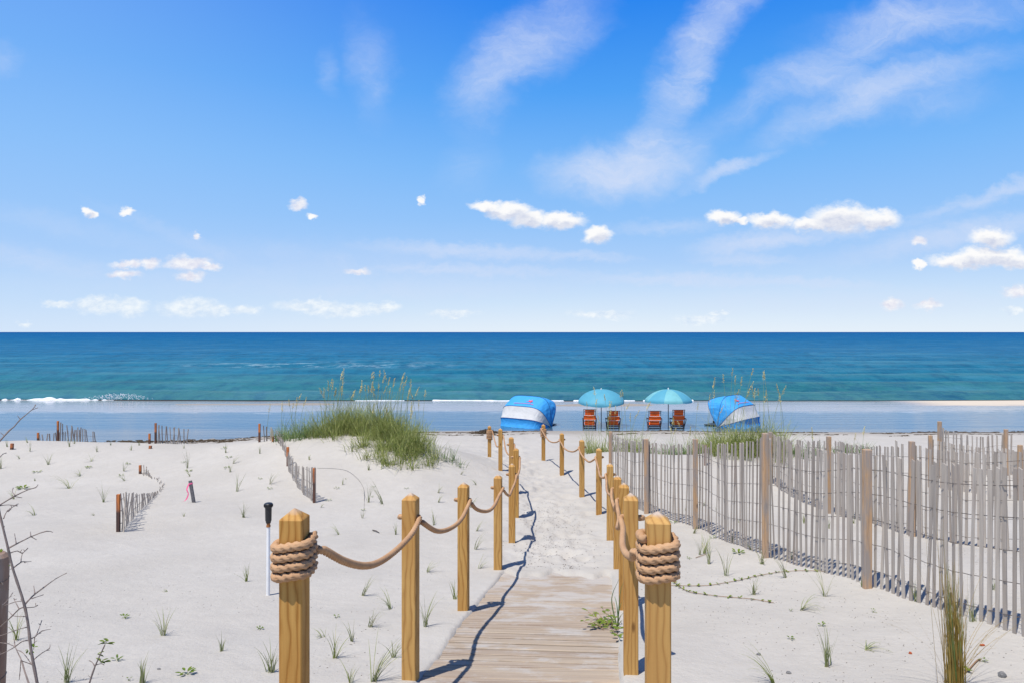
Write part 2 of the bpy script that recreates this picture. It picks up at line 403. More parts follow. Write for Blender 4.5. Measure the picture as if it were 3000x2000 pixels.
def simple(name, col, rough=.5, spec=.4, var=.12, scale=20, metal=0.0, bm=0.0):
    m, t, b = pm(name, rough=rough, spec=spec)
    n = t.noise(objco(t), scale, 4, .6)
    dk = tuple(x*(1-var*2) for x in col[:3])+(1,); lt = tuple(min(1, x*(1+var)) for x in col[:3])+(1,)
    t.l.new(t.mix(t.maprange(n, .3, .7), dk, lt), b.inputs['Base Color']); b.inputs['Metallic'].default_value = metal
    if bm: bump(t, b, n, bm, .6)
    return m
def fabric(name, col, wr=.02, sc=5.0, rough=.6, tr=.15):
    m, t, b = pm(name, rough=rough, spec=.3)
    co = objco(t)
    n = t.noise(co, sc, 5, .6, .4); w = t.noise(co, 240, 2)
    dk = tuple(x*.86 for x in col[:3])+(1,)
    c = t.mix(t.maprange(n, .3, .7), dk, col); t.l.new(c, b.inputs['Base Color'])
    bump(t, b, t.math('ADD', n, t.math('MULTIPLY', w, .03)), wr, .7)
    tl = t.new('ShaderNodeBsdfTranslucent'); t.l.new(c, tl.inputs[0])
    mx = t.new('ShaderNodeMixShader'); mx.inputs[0].default_value = tr
    t.l.new(b.outputs[0], mx.inputs[1]); t.l.new(tl.outputs[0], mx.inputs[2]); t.l.new(mx.outputs[0], t.n['Material Output'].inputs[0])
    return m
BLUEF = fabric('blue_fabric', (0.065, 0.41, 0.86, 1), .05, 4)
WHITEF = fabric('white_fabric', (0.70, 0.69, 0.67, 1), .05, 3)
NAVY = simple('navy_piping', (0.01, 0.06, 0.25, 1))
AQUA = fabric('aqua_canopy', (0.13, 0.46, 0.60, 1), .01, 3, tr=.25)
AQUA2 = fabric('pale_aqua_canopy', (0.24, 0.60, 0.64, 1), .01, 3, tr=.25)
ORANGE = fabric('orange_canvas', (0.97, 0.155, 0.025, 1), .008, 8, .8, .12)
CHAIRW = simple('dark_chair_wood', (0.085, 0.05, 0.045, 1), .6)
STRAP = simple('white_strap', (0.75, 0.74, 0.72, 1), .7)
DARKM = simple('dark_pole', (0.03, 0.03, 0.035, 1), .4)
BLACKP = simple('black_plastic', (0.018, 0.019, 0.022, 1), .4, .5, .1, 60)
PVC = simple('white_pvc', (0.86, 0.85, 0.83, 1), .35, .5, .06, 9)
RUST = simple('rusty_collar', (0.42, 0.17, 0.06, 1), .8, .2, .25, 60)
STAKEM = simple('grey_stake', (0.15, 0.145, 0.15, 1), .85, .2, .2, 30)
PINK = simple('pink_ribbon', (0.85, 0.14, 0.30, 1), .5, .3, .08, 30)
MARK = simple('red_print', (0.62, 0.10, 0.14, 1), .7)
DEBRIS = simple('dark_debris', (0.16, 0.135, 0.115, 1), .9, .1, .3, 15)
WRACK = simple('dry_seaweed', (0.10, 0.075, 0.05, 1), .9, .1, .3, 25)
BRICK = simple('brick_chip', (0.42, 0.11, 0.05, 1), .9, .1, .15, 90, bm=.003)
STONE = simple('grey_stone', (0.20, 0.195, 0.19, 1), .9, .2, .2, 60, bm=.004)

# ================================================================== terrain
PY = np.array([-12, 0, 2.6, 4.2, 5.9, 7.8, 9.5, 11.2, 13, 15.5, 17.8, 21, 25, 30.3, 34, 38, 41, 44.5, 50, 80])
PZ = -np.array([1.2, 1.70, 1.88, 2.13, 2.45, 2.74, 2.87, 3.0, 3.13, 3.25, 3.38, 3.68, 4.02, 4.40, 4.58, 4.50, 4.405, 4.44, 5.0, 7.5])
_ys = np.linspace(-12, 80, 1841); _pz = np.interp(_ys, PY, PZ)
_k = np.exp(-.5*(np.arange(-24, 25)/9.0)**2); _k /= _k.sum()
_pz = np.convolve(np.pad(_pz, 24, mode='edge'), _k, 'valid')
CX = np.array([-.145-.3, -.145, .06, .28, .525, .675, .755, .700, .425, .115, -.2, -.6]); CY = np.array([0, 2.57, 4.22, 5.95, 7.8, 9.45, 11.25, 13.1, 15.5, 17.8, 21, 28])
def pathx(Y): return np.interp(Y, CY, CX)
_lat = rng.random((256, 256))
def vnoise(x, y):
    xi = np.floor(x).astype(int); yi = np.floor(y).astype(int); fx = x-xi; fy = y-yi
    fx = fx*fx*(3-2*fx); fy = fy*fy*(3-2*fy)
    a = _lat[xi % 256, yi % 256]; b = _lat[(xi+1) % 256, yi % 256]; c = _lat[xi % 256, (yi+1) % 256]; d_ = _lat[(xi+1) % 256, (yi+1) % 256]
    return (a*(1-fx)+b*fx)*(1-fy)+(c*(1-fx)+d_*fx)*fy-.5
def sm(x, a, b):
    t_ = np.clip((x-a)/(b-a), 0, 1); return t_*t_*(3-2*t_)
BUMPS = [  # x, y, amplitude, sx, sy, angle
    (-3.5, 16.2, .70, 1.8, 1.7, 0), (-5.7, 17.2, .20, 1.8, 1.6, 0), (-1.6, 15.4, .12, 1.0, 1.2, 0),
    (-8.5, 18.0, .24, 3.0, 1.6, 0), (-13, 18.0, .32, 3.5, 1.7, 0), (-19, 18.0, .25, 5, 1.9, 0),
    (5.1, 15.6, .36, 1.4, 1.6, 0), (2.5, 16.6, .26, .9, 1.4, 0), (8.6, 16.0, .22, 2.6, 2.0, 0), (13, 15.5, .24, 3.5, 2.2, 0), (19, 16, .22, 4, 2.5, 0),
    (-7.0, 7.2, .12, 2.5, 1.8, 0), (4.9, 6.6, .30, 1.9, 2.6, 0)]
def hgt(X, Y, fine=True):
    X = np.asarray(X, float); Y = np.asarray(Y, float)
    z = CAMZ+np.interp(Y+2.9*sm(-X, 5.5, 15)*sm(Y, 20, 25)*(1-sm(Y, 31, 36)), _ys, _pz)
    for (x, y, a, sx, sy, an) in BUMPS:
        z = z+a*np.exp(-.5*(((X-x)/sx)**2+((Y-y)/sy)**2))
    s = X-pathx(Y)
    onp = np.exp(-.5*(s/.5)**2)*sm(Y, 7.4, 8.6)*(1-sm(Y, 26, 30))
    z = z-.05*np.exp(-.5*(s/.75)**2)*sm(Y, 8, 10)*(1-sm(Y, 19, 24))
    land = 1-sm(Y, 24, 29.5)
    z = z+land*(.09*vnoise(X*.45+11, Y*.45+5)+.05*vnoise(X*1.1+3, Y*1.1+9))
    z = z+.05*vnoise(X*.16+40, Y*.5+7)*sm(Y, 27, 31)
    if fine:
        z = z+land*.016*vnoise(X*3.1, Y*3.1+20)
        z = z+onp*(.10*vnoise(X*5.5, Y*3.8)+.065*vnoise(X*12, Y*9))
        flat = sm(Y, 18, 21)*(1-sm(Y, 28.5, 30))
        z = z+flat*.05*vnoise(X*3.3+9, Y*2.2)
    # hollow that holds the boardwalk
    dk = (1-sm(np.abs(s+.005*np.sin(Y*5)), .585, .635))*(1-sm(Y+.10*np.sin(X*9)+.06*np.sin(X*23), 7.45, 7.75))
    z = z-.09*dk
    return z
def hz(x, y): return float(hgt(x, y))
def U(x, y, Y):
    """pixel of the 2352 px wide view + distance -> point"""
    return Vector(((x*K-1500)/F*Y, Y, CAMZ-(y*K-973)/F*Y))
def P(x, y, Y): return Vector(((x-1500)/F*Y, Y, CAMZ-(y-973)/F*Y))
_Yr = np.linspace(2.0, 60, 6000)
def G(px, py):
    """where the sight line of a photo pixel (3000 px wide) meets the sand"""
    X = (px-1500)/F*_Yr; zr = CAMZ-(py-973)/F*_Yr; g = hgt(X, _Yr)
    i = np.argmax(zr <= g)
    if zr[i] > g[i]: i = len(_Yr)-1
    Y = _Yr[i]; return Vector((X[i], Y, float(g[i])))

rows = np.concatenate([np.linspace(-12, 1.5, 20), np.arange(1.6, 8, .03), np.arange(8, 20, .045), np.arange(20, 32, .12), np.arange(32, 50, .5), [52, 56, 62, 70, 80]])
uh = np.linspace(0, 1, 230)**1.35
us = np.concatenate([-uh[::-1], uh[1:]])
exx = np.array([60, 120, 400, 1500.])
XX = []; 
for Y in rows:
    wv_ = 5.0+1.0*max(Y, 0)
    XX.append(np.concatenate([-(exx[::-1]+wv_*0), us*wv_ + 0, exx]))
XX = np.array(XX); YY = np.repeat(rows[:, None], XX.shape[1], 1)
ZZ = hgt(XX, YY)
nr, nc = XX.shape
idx = np.arange(nr*nc).reshape(nr, nc)
fs = np.stack([idx[:-1, :-1], idx[:-1, 1:], idx[1:, 1:], idx[1:, :-1]], -1).reshape(-1, 4).tolist()
g = mk('sand_ground', np.stack([XX, YY, ZZ], -1).reshape(-1, 3).tolist(), fs, SAND, smooth=True)
tag(g, kind='structure')
# seabed out to the horizon under the sea
sb = mk('seabed', [(-30000, 79, -3.3), (30000, 79, -3.3), (30000, 30000, -3.3), (-30000, 30000, -3.3)], [(0, 1, 2, 3)], SAND); tag(sb, kind='structure')

# ================================================================== water
m, t, b = pm('tidal_pool', rough=0.04, spec=0.5); b.inputs['IOR'].default_value = 1.33
co = objco(t); sp = t.new('ShaderNodeSeparateXYZ'); t.l.new(co, sp.inputs[0])
wn = t.noise(t.mapping(co, (.05, .35, 1)), 1.0, 4, .6)
yy = t.math('ADD', sp.outputs[1], t.math('MULTIPLY', t.math('SUBTRACT', wn, .5), 5.0))
bar_ = t.maprange(yy, 37.6, 39.0, 0, 1, smooth=True)
c = t.mix(bar_, (0.020, 0.085, 0.150, 1), (0.30, 0.285, 0.285, 1))
c = t.mix(t.maprange(sp.outputs[1], 31.8, 30.2, 0, .6, smooth=True), c, (0.20, 0.185, 0.16, 1))
# thin foam scraps on the bar's edge
fo = t.noise(t.mapping(co, (.7, 5, 1)), 1.0, 5, .7)
edge = t.math('MULTIPLY', t.maprange(yy, 36.6, 37.8, 0, 1, smooth=True), t.maprange(yy, 39.4, 38.2, 0, 1, smooth=True))
c = t.mix(t.math('MULTIPLY', edge, t.maprange(fo, .52, .64, 0, .75)), c, (0.62, 0.60, 0.60, 1))
# dry sandbar at the far right
rx = t.math('MULTIPLY', t.maprange(t.math('ADD', sp.outputs[0], t.math('MULTIPLY', fo, 3.0)), 24.5, 29, 0, 1, smooth=True), t.maprange(yy, 40.5, 41.2, 0, 1, smooth=True))
c = t.mix(rx, c, (0.58, 0.50, 0.40, 1))
t.l.new(c, b.inputs['Base Color'])
t.l.new(t.math('ADD', .035, t.math('MULTIPLY', rx, .8)), b.inputs['Roughness'])
t.l.new(t.math('SUBTRACT', .5, t.math('MULTIPLY', t.math('MAXIMUM', rx, t.math('MULTIPLY', bar_, .35)), .5)), b.inputs['Specular IOR Level'])
rp = t.noise(t.mapping(co, (.8, 5.0, 1)), 1.0, 4, .55)
rp2 = t.noise(t.mapping(co, (.12, 1.1, 1)), 1.0, 2, .5)
bump(t, b, t.math('ADD', t.math('MULTIPLY', rp, .5), rp2), 0.022, .8)
POOL = m
pxs = np.concatenate([[-1500, -400, -120], np.linspace(-60, 60, 61), [120, 400, 1500]]); pys = np.linspace(26, 44.9, 40)
vs = [(x, y, 0.0) for y in pys for x in pxs]; n_ = len(pxs)
o = mk('shallow_water', vs, [(j*n_+i, j*n_+i+1, (j+1)*n_+i+1, (j+1)*n_+i) for j in range(len(pys)-1) for i in range(n_-1)], POOL, smooth=True); tag(o, kind='structure')

m, t, b = pm('sea_water', rough=0.6, spec=0.0)
co = objco(t); sp = t.new('ShaderNodeSeparateXYZ'); t.l.new(co, sp.inputs[0])
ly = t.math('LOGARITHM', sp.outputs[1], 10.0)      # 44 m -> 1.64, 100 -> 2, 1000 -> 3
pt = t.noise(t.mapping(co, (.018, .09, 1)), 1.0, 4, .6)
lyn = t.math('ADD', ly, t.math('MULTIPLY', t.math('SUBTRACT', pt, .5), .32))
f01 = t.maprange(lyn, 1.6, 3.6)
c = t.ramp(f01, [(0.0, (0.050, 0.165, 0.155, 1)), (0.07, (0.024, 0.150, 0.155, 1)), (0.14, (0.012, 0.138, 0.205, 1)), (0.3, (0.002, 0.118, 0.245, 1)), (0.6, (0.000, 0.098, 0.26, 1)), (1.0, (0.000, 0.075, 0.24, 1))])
st = t.noise(t.mapping(co, (.50, .20, 1)), 1.0, 8, .78)
c = t.mix(t.maprange(st, .46, .62, 0, .60), c, (0.004, 0.055, 0.11, 1))
st3 = t.noise(t.mapping(co, (.10, .09, 1), loc=(9, 1, 0)), 1.0, 7, .75)
c = t.mix(t.maprange(st3, .50, .68, 0, .30), c, (0.004, 0.06, 0.13, 1))
c = t.mix(t.maprange(st3, .48, .34, 0, .25), c, (0.09, 0.25, 0.34, 1))
st2 = t.noise(t.mapping(co, (.03, .10, 1), loc=(5, 3, 0)), 1.0, 6, .65)
c = t.mix(t.maprange(st2, .52, .70, 0, .30), c, (0.10, 0.30, 0.36, 1))
# foamy patch drifting off the old breaker
fx = t.vmath('LENGTH', t.vmath('MULTIPLY', t.vmath('SUBTRACT', co, (-25, 92, 0)), (.045, .10, 0)))
fm = t.math('MULTIPLY', t.maprange(fx, 1.2, .2, 0, 1, smooth=True), t.maprange(t.noise(t.mapping(co, (.30, .35, 1)), 1.0, 8, .78), .50, .62, 0, .6))
c = t.mix(fm, c, (0.38, 0.52, 0.55, 1))
t.l.new(c, b.inputs['Base Color'])
w1 = t.noise(t.mapping(co, (.55, 1.0, 1)), 1.6, 4, .6); w2 = t.noise(t.mapping(co, (.10, .3, 1)), 1.0, 3, .55); 
nb = bump(t, b, t.math('ADD', t.math('MULTIPLY', w1, .35), t.math('MULTIPLY', w2, 1.2)), 0.45, .9)
gl = t.new('ShaderNodeBsdfGlossy'); gl.inputs['Roughness'].default_value = .18; t.l.new(nb, gl.inputs['Normal'])
mx = t.new('ShaderNodeMixShader'); t.l.new(t.ramp(f01, [(0, .20), (.2, .15), (.5, .05), (1, .02)]), mx.inputs[0])
t.l.new(b.outputs[0], mx.inputs[1]); t.l.new(gl.outputs[0], mx.inputs[2]); t.l.new(mx.outputs[0], t.n['Material Output'].inputs[0])
SEA = m
sy = [44.3]; 
while sy[-1] < 150: sy.append(sy[-1]+.16+(sy[-1]-44)*.010)
while sy[-1] < 30000: sy.append(sy[-1]*1.12)
sy = np.array(sy)
sx = np.concatenate([-np.geomspace(30000, 62, 14), np.linspace(-60, 60, 300), np.geomspace(62, 30000, 14)])
SX, SY = np.meshgrid(sx*1.0, sy)
SX = np.where(np.abs(SX) <= 60, SX*np.maximum(SY[:, :1], 44)/50, SX+np.sign(SX)*np.maximum(SY[:, :1]*1.25-55, 0))
fade = np.exp(-np.maximum(SY-44, 0)/70.0)*(SY < 600)
phase = SY*2*math.pi/11.0+1.9*vnoise(SX*.035+3, SY*.03)*2+.02*SX
sw = np.sin(phase); sw = np.sign(sw)*np.abs(sw)**.8
SZ = .06+fade*(.40*sw*(.55+.9*(vnoise(SX*.05+9, SY*.07)+.5))+.12*vnoise(SX*.35, SY*.9)+.07*vnoise(SX*.8, SY*2.1))
SZ = SZ*sm(SY, 43.8, 47.0)+.02*(1-sm(SY, 43.8, 47.0))
SZ = np.where(SY > 1500, 0.0, SZ)
edgew = .7*vnoise(SX*.07+1, SX*0+4)+.35*vnoise(SX*.3+1, SX*0+8)
SY2 = SY+np.where(SY < 50, edgew*(50-SY)/6, 0)
nr, nc = SX.shape; idx = np.arange(nr*nc).reshape(nr, nc)
o = mk('sea_water', np.stack([SX, SY2, SZ], -1).reshape(-1, 3).tolist(), np.stack([idx[:-1, :-1], idx[:-1, 1:], idx[1:, 1:], idx[1:, :-1]], -1).reshape(-1, 4).tolist(), SEA, smooth=True); tag(o, kind='structure')

# breaking foam along the sea's edge
m, t, b = pm('foam', rough=.9, spec=.2)
n1 = t.noise(objco(t), 5, 5, .7)
t.l.new(t.mix(t.maprange(n1, .35, .65), (0.66, 0.72, 0.75, 1), (0.86, 0.86, 0.86, 1)), b.inputs['Base Color']); bump(t, b, n1, .08, .8)
FOAM = m
mb = MB(); xs = np.arange(-40, 11.8, .10); prof = []
for x in xs:
    px = 1500+x/44.6*F; w = px/K
    big = (1-sm(np.array(w), 235., 262.))
    sml = (1 if (w < 1640 and (w > 985)) else 0)*(.55+.5*float(vnoise(np.array(x*.6), np.array(3.))))+(.12 if 820 < w < 930 else 0)
    hh = .035+float(big)*(.06+.13*float(vnoise(np.array(x*.8), np.array(1.)))+.16*float(vnoise(np.array(x*3.5), np.array(9.))))+sml*.065*(.5+.9*float(vnoise(np.array(x*2.2), np.array(7.))))
    if not (w < 262 or sml > 0): hh = -.03
    hh = max(hh, .012) if hh > 0 else -.03
    if w > 262 and float(vnoise(np.array(x*1.1+5), np.array(2.))) < -.24: hh = -.03
    e = float(.7*vnoise(np.array(x*.07*1.0+1), np.array(4.))+.35*vnoise(np.array(x*.3+1), np.array(8.)))
    y0 = 44.35+e*.95; wd = .10+hh*1.6
    if hh < 0: prof.append([(x, y0, -.02)]*5); continue
    prof.append([(x, y0-wd*.8, .004), (x, y0-wd*.45, hh*.72), (x, y0, hh), (x, y0+wd*.5, hh*.6), (x, y0+wd*1.2, -.02)])
vs = [p for r_ in prof for p in r_]
mb.add(vs, [(i*5+k, (i+1)*5+k, (i+1)*5+k+1, i*5+k+1) for i in range(len(prof)-1) for k in range(4)])
o = mb.build('wave_foam', FOAM, smooth=True); tag(o, 'white foam of the small wave breaking along the edge of the sea', 'foam', kind='stuff')
mb = MB()
for i in range(420):     # splash drops
    x = random.gauss(0, 1.0); X_ = -25.5+x*.85+random.uniform(-.6, .6); hmax = .36*math.exp(-.25*x*x)*random.random()**.8
    r_ = random.uniform(.008, .03); c_ = Vector((X_, 44.2+random.uniform(-.2, .4), .04+hmax+r_))
    mb.add([c_+Vector(v)*r_ for v in [(1,0,0),(-1,0,0),(0,1,0),(0,-1,0),(0,0,1.5),(0,0,-1)]], [(0,2,4),(2,1,4),(1,3,4),(3,0,4),(2,0,5),(1,2,5),(3,1,5),(0,3,5)])
o = mb.build('wave_splash', FOAM); tag(o, 'white spray thrown up where the small wave breaks at left', 'spray', kind='stuff')

# ================================================================== boardwalk
mb = MB(); tones = []
pitch = .122; yv = 1.0; deck = empty('boardwalk', (0.06, 4.0, hz(3.0, 4.0)), 'weathered plank boardwalk half covered by blown sand between the rope posts', 'boardwalk')
k = 0
root_inv = deck.location
ang0 = math.atan2(.96, 7.43-.0)
while yv < 7.9:
    cx = float(pathx(yv)); tx = (float(pathx(yv+.3))-float(pathx(yv-.3)))/.6
    dirv = Vector((1, -tx*.55, 0)).normalized()
    zc = CAMZ+float(np.interp(yv, _ys, _pz))+.09*float(vnoise(np.array(cx*.45+11), np.array(yv*.45+5)))+.05*float(vnoise(np.array(cx*1.1+3), np.array(yv*1.1+9)))-.026
    zn = CAMZ+float(np.interp(yv+.1, _ys, _pz)); zp = CAMZ+float(np.interp(yv-.1, _ys, _pz)); slope = (zn-zp)/.2
    yd = Vector((-dirv.y, dirv.x, slope)).normalized(); zd = dirv.cross(yd).normalized()
    M = Matrix((dirv, yd, zd)).transposed()
    L = 1.24+random.uniform(-.012, .012); wdt = pitch-.007; th = .032
    x, y, z = L/2, wdt/2, th/2; e = .004
    loc = [(-x,-y,-z),(x,-y,-z),(x,y,-z),(-x,y,-z),(-x,-y,z-e),(x,-y,z-e),(x,y,z-e),(-x,y,z-e),(-x,-y+e,z),(x,-y+e,z),(x,y-e,z),(-x,y-e,z)]
    c_ = Vector((cx+random.uniform(-.01, .01), yv, zc+random.uniform(-.002, .002)))-root_inv
    mb.add([M @ Vector(v)+c_ for v in loc], [(0,3,2,1),(0,1,5,4),(2,3,7,6),(1,2,6,5),(3,0,4,7),(4,5,9,8),(6,7,11,10),(8,9,10,11),(5,6,10,9),(7,4,8,11)])
    tones += [random.random()]*12
    yv += pitch; k += 1
o = mb.build('deck_planks', DECK, deck)
a_ = o.data.attributes.new('tone', 'FLOAT', 'POINT'); a_.data.foreach_set('value', tones)
for s_ in (-.45, 0.0, .45):
    mb = MB()
    ys_ = np.arange(1.0, 7.8, .4)
    for y0, y1 in zip(ys_[:-1], ys_[1:]):
        a = Vector((float(pathx(y0))+s_, y0, CAMZ+float(np.interp(y0, _ys, _pz))-.12))-root_inv; b2 = Vector((float(pathx(y1))+s_, y1, CAMZ+float(np.interp(y1, _ys, _pz))-.12))-root_inv
        mb.bar(a, b2, .04, .09)
    mb.build('joist', OLDW, deck)

# ================================================================== rope posts
def post_mesh(w, h, cap, e=.005):
    """square timber with eased edges and a pyramid top; z = 0 is the tip's base height minus h"""
    a = w/2
    def ring(a, z, e): return [(-a+e,-a,z),(a-e,-a,z),(a,-a+e,z),(a,a-e,z),(a-e,a,z),(-a+e,a,z),(-a,a-e,z),(-a,-a+e,z)]
    vs = ring(a, 0, e)+ring(a, h-cap-.004, e)+ring(a-.003, h-cap, e)+ring(.006, h-.003, .002)+[(0, 0, h)]
    fs = [tuple(range(7, -1, -1))]
    for r_ in range(3):
        for k in range(8):
            i = r_*8+k; j = r_*8+(k+1) % 8; fs.append((i, j, j+8, i+8))
    for k in range(8): fs.append((24+k, 24+(k+1) % 8, 32))
    return vs, fs
# (px of 3000, top py, distance, turn in degrees)
LP = [(863,1487,2.60,-3),(1203,1441,4.20,-9),(1358,1411,5.90,-8),(1459,1388,7.80,-7),(1500,1356,9.50,-4),(1512,1310,11.20,-2),(1498,1277,13.2,5),(1466,1253,15.6,6),(1434,1245,17.8,7)]
RP = [(1927,1496,2.55,-6),(1848,1442,4.25,-7),(1828,1412,6.00,-7),(1809,1391,7.80,-7),(1787,1355,9.40,-5),(1754.6,1310,11.3,0),(1704.6,1285,13.0,6),(1646,1266,15.4,6),(1592,1241,17.8,7)]
ORD = ['nearest', 'second', 'third', 'fourth', 'fifth', 'sixth', 'seventh', 'eighth', 'farthest']
pvs = {}
def rope_post(i, p, side):
    px, py, Y, rz = p
    top = P(px, py, Y)
    H = 1.55
    vs, fs = post_mesh(.089, H, .036 if i else .033)
    name = 'rope_post'
    lab = {0: f'golden timber post with thick rope coiled round it, nearest on the {side} side'}.get(i)
    if i == 8: lab = f'small far timber post with rope coiled round it, last of the {side} row'
    if lab is None:
        ex = {('left',1):'with whitish tip', ('left',3):'paler and greener', ('right',1):'with wavy grain, beside the coiled post', ('right',6):'with dark streak down its face'}.get((side, i), 'carrying a thin rope')
        lab = f'{ORD[i]} pointed timber post in the {side} row, {ex}'
    o = mk(name, vs, fs, POSTW, loc=(top.x, top.y, top.z-H), rz=R(rz))
    tag(o, lab, 'post', 'timber posts holding the path ropes')
    return o, top
LT = []; RT = []
for i, p in enumerate(LP): LT.append(rope_post(i, p, 'left')[1])
for i, p in enumerate(RP): RT.append(rope_post(i, p, 'right')[1])

# ------------------------------------------------------------------ ropes
def catmull(pts, step):
    pts = [Vector(p) for p in pts]; out = []
    P_ = [pts[0]*2-pts[1]]+pts+[pts[-1]*2-pts[-2]]
    for i in range(1, len(P_)-2):
        a, b, c, d_ = P_[i-1:i+3]; n = max(2, int((c-b).length/step))
        for k in range(n):
            t_ = k/n
            out.append(.5*((2*b)+(c-a)*t_+(2*a-5*b+4*c-d_)*t_*t_+(3*b-a-3*c+d_)*t_**3))
    out.append(pts[-1]); return out
def rope_sweep(path, r, pitch, nseg=15, hand=1):
    vs = []; fs = []; n = len(path); tw = 0.0
    tan = [(path[min(i+1, n-1)]-path[max(i-1, 0)]).normalized() for i in range(n)]
    x = (Vector((0,0,1)) if abs(tan[0].z) < .9 else Vector((1,0,0))).cross(tan[0]).normalized()
    a_, b_ = .56*r, .490*r
    for i, p in enumerate(path):
        if i: tw += (path[i]-path[i-1]).length*2*math.pi/pitch*hand
        x = (x-tan[i]*x.dot(tan[i])).normalized(); y = tan[i].cross(x)
        for k in range(nseg):
            ph = 2*math.pi*k/nseg; ps = (ph-tw) % (2*math.pi/3)-math.pi/3
            rr = a_*math.cos(ps)+math.sqrt(max(0, b_*b_-(a_*math.sin(ps))**2))
            vs.append(p+(x*math.cos(ph)+y*math.sin(ph))*rr)
    for i in range(n-1):
        for k in range(nseg):
            a = i*nseg+k; c = i*nseg+(k+1) % nseg; fs.append((a, c, c+nseg, a+nseg))
    fs.append(tuple(range(nseg-1, -1, -1))); fs.append(tuple(range((n-1)*nseg, n*nseg)))
    return vs, fs
RR = .0178
def coil_path(c, rz, z0, turns, rise, start, half=.0635, hand=1):
    pts = []; n = int(turns*48)
    for i in range(n+1):
        u = start+hand*i/48.0*2*math.pi
        cx, sx_ = math.cos(u), math.sin(u); q = (abs(cx)**3.6+abs(sx_)**3.6)**(-1/3.6)
        zz = z0+rise*i/48.0
        loc = Vector((cx*q*half, sx_*q*half, zz+.0025*math.sin(u*3+c.x*9)))
        pts.append(Matrix.Rotation(rz, 3, 'Z') @ loc+Vector((c.x, c.y, 0)))
    return pts
def ropeline(tops, posts, side, sags, coil0, coil8, label):
    """side = +1 when the path lies on the +x side of the posts"""
    root = empty('path_rope', (tops[0].x, tops[0].y, tops[0].z-.3), label, 'rope', 'ropes along the path')
    inv = root.location
    def put(name, path, r, pitch, nseg):
        vs, fs = rope_sweep(path, r, pitch, nseg, 1)
        return mk(name, [v-inv for v in vs], fs, ROPE, root, smooth=True)
    # coils
    cp = coil_path(tops[0], R(posts[0][3]), coil0[0], coil0[1], .0365, coil0[2], hand=1)
    put('rope_coil', [p for p in cp], RR, .088, 27)
    cp8 = coil_path(tops[8], R(posts[8][3]), coil8[0], coil8[1], .0375, coil8[2])
    put('rope_coil', cp8[::1], RR, .115, 12)
    zh = [t_.z-.150 for t_ in tops]
    def loc(i, x, y, z):
        return Matrix.Rotation(R(posts[i][3]), 3, 'Z') @ Vector((x*side, y, 0))+Vector((tops[i].x, tops[i].y, z))
    for i in range(8):
        if i == 0: a = [loc(0, .055, .055, coil0[3]), loc(0, .082, .075, coil0[3]+.004)]
        else: a = [loc(i, .060, .050, zh[i]-.045)]
        if i+1 < 8: b = [loc(i+1, .062, -.016, zh[i+1]-.004), loc(i+1, .04, -.004, zh[i+1]), loc(i+1, -.035, 0, zh[i+1]), loc(i+1, -.072, .012, zh[i+1]-.006), loc(i+1, -.070, .055, zh[i+1]-.02), loc(i+1, -.02, .072, zh[i+1]-.033), loc(i+1, .045, .062, zh[i+1]-.043)]
        else: b = [loc(8, .07, -.03, coil8[3]+.02), loc(8, .05, -.07, coil8[3])]
        A = a[-1]; B = b[0]; mid = []
        for k in range(1, 8):
            t_ = k/8; p = A.lerp(B, t_); p.z -= sags[i]*4*t_*(1-t_)
            p.x += .01*math.sin(i*2+k)
            mid.append(p)
        path = catmull(a+mid+b, .008 if i < 3 else .016)
        put('rope_span', path, RR*.95, .085, 15 if i < 3 else 9)
    return root
P1 = LT[0]; R1 = RT[0]
ropeline(LT, LP, 1, [.155, .14, .15, .15, .13, .13, .30, .32], (P1.z-.259, 3.9, R(80), P1.z-.185), (LT[8].z-.36, 6.2, R(-60), LT[8].z-.16), 'thick tan rope sagging from post to post along the left of the path')
ropeline(RT, RP, -1, [.10, .12, .14, .14, .13, .14, .14, .15], (R1.z-.250, 4.4, R(80), R1.z-.185), (RT[8].z-.34, 6.0, R(-100), RT[8].z-.14), 'thick tan rope sagging from post to post along the right of the path')

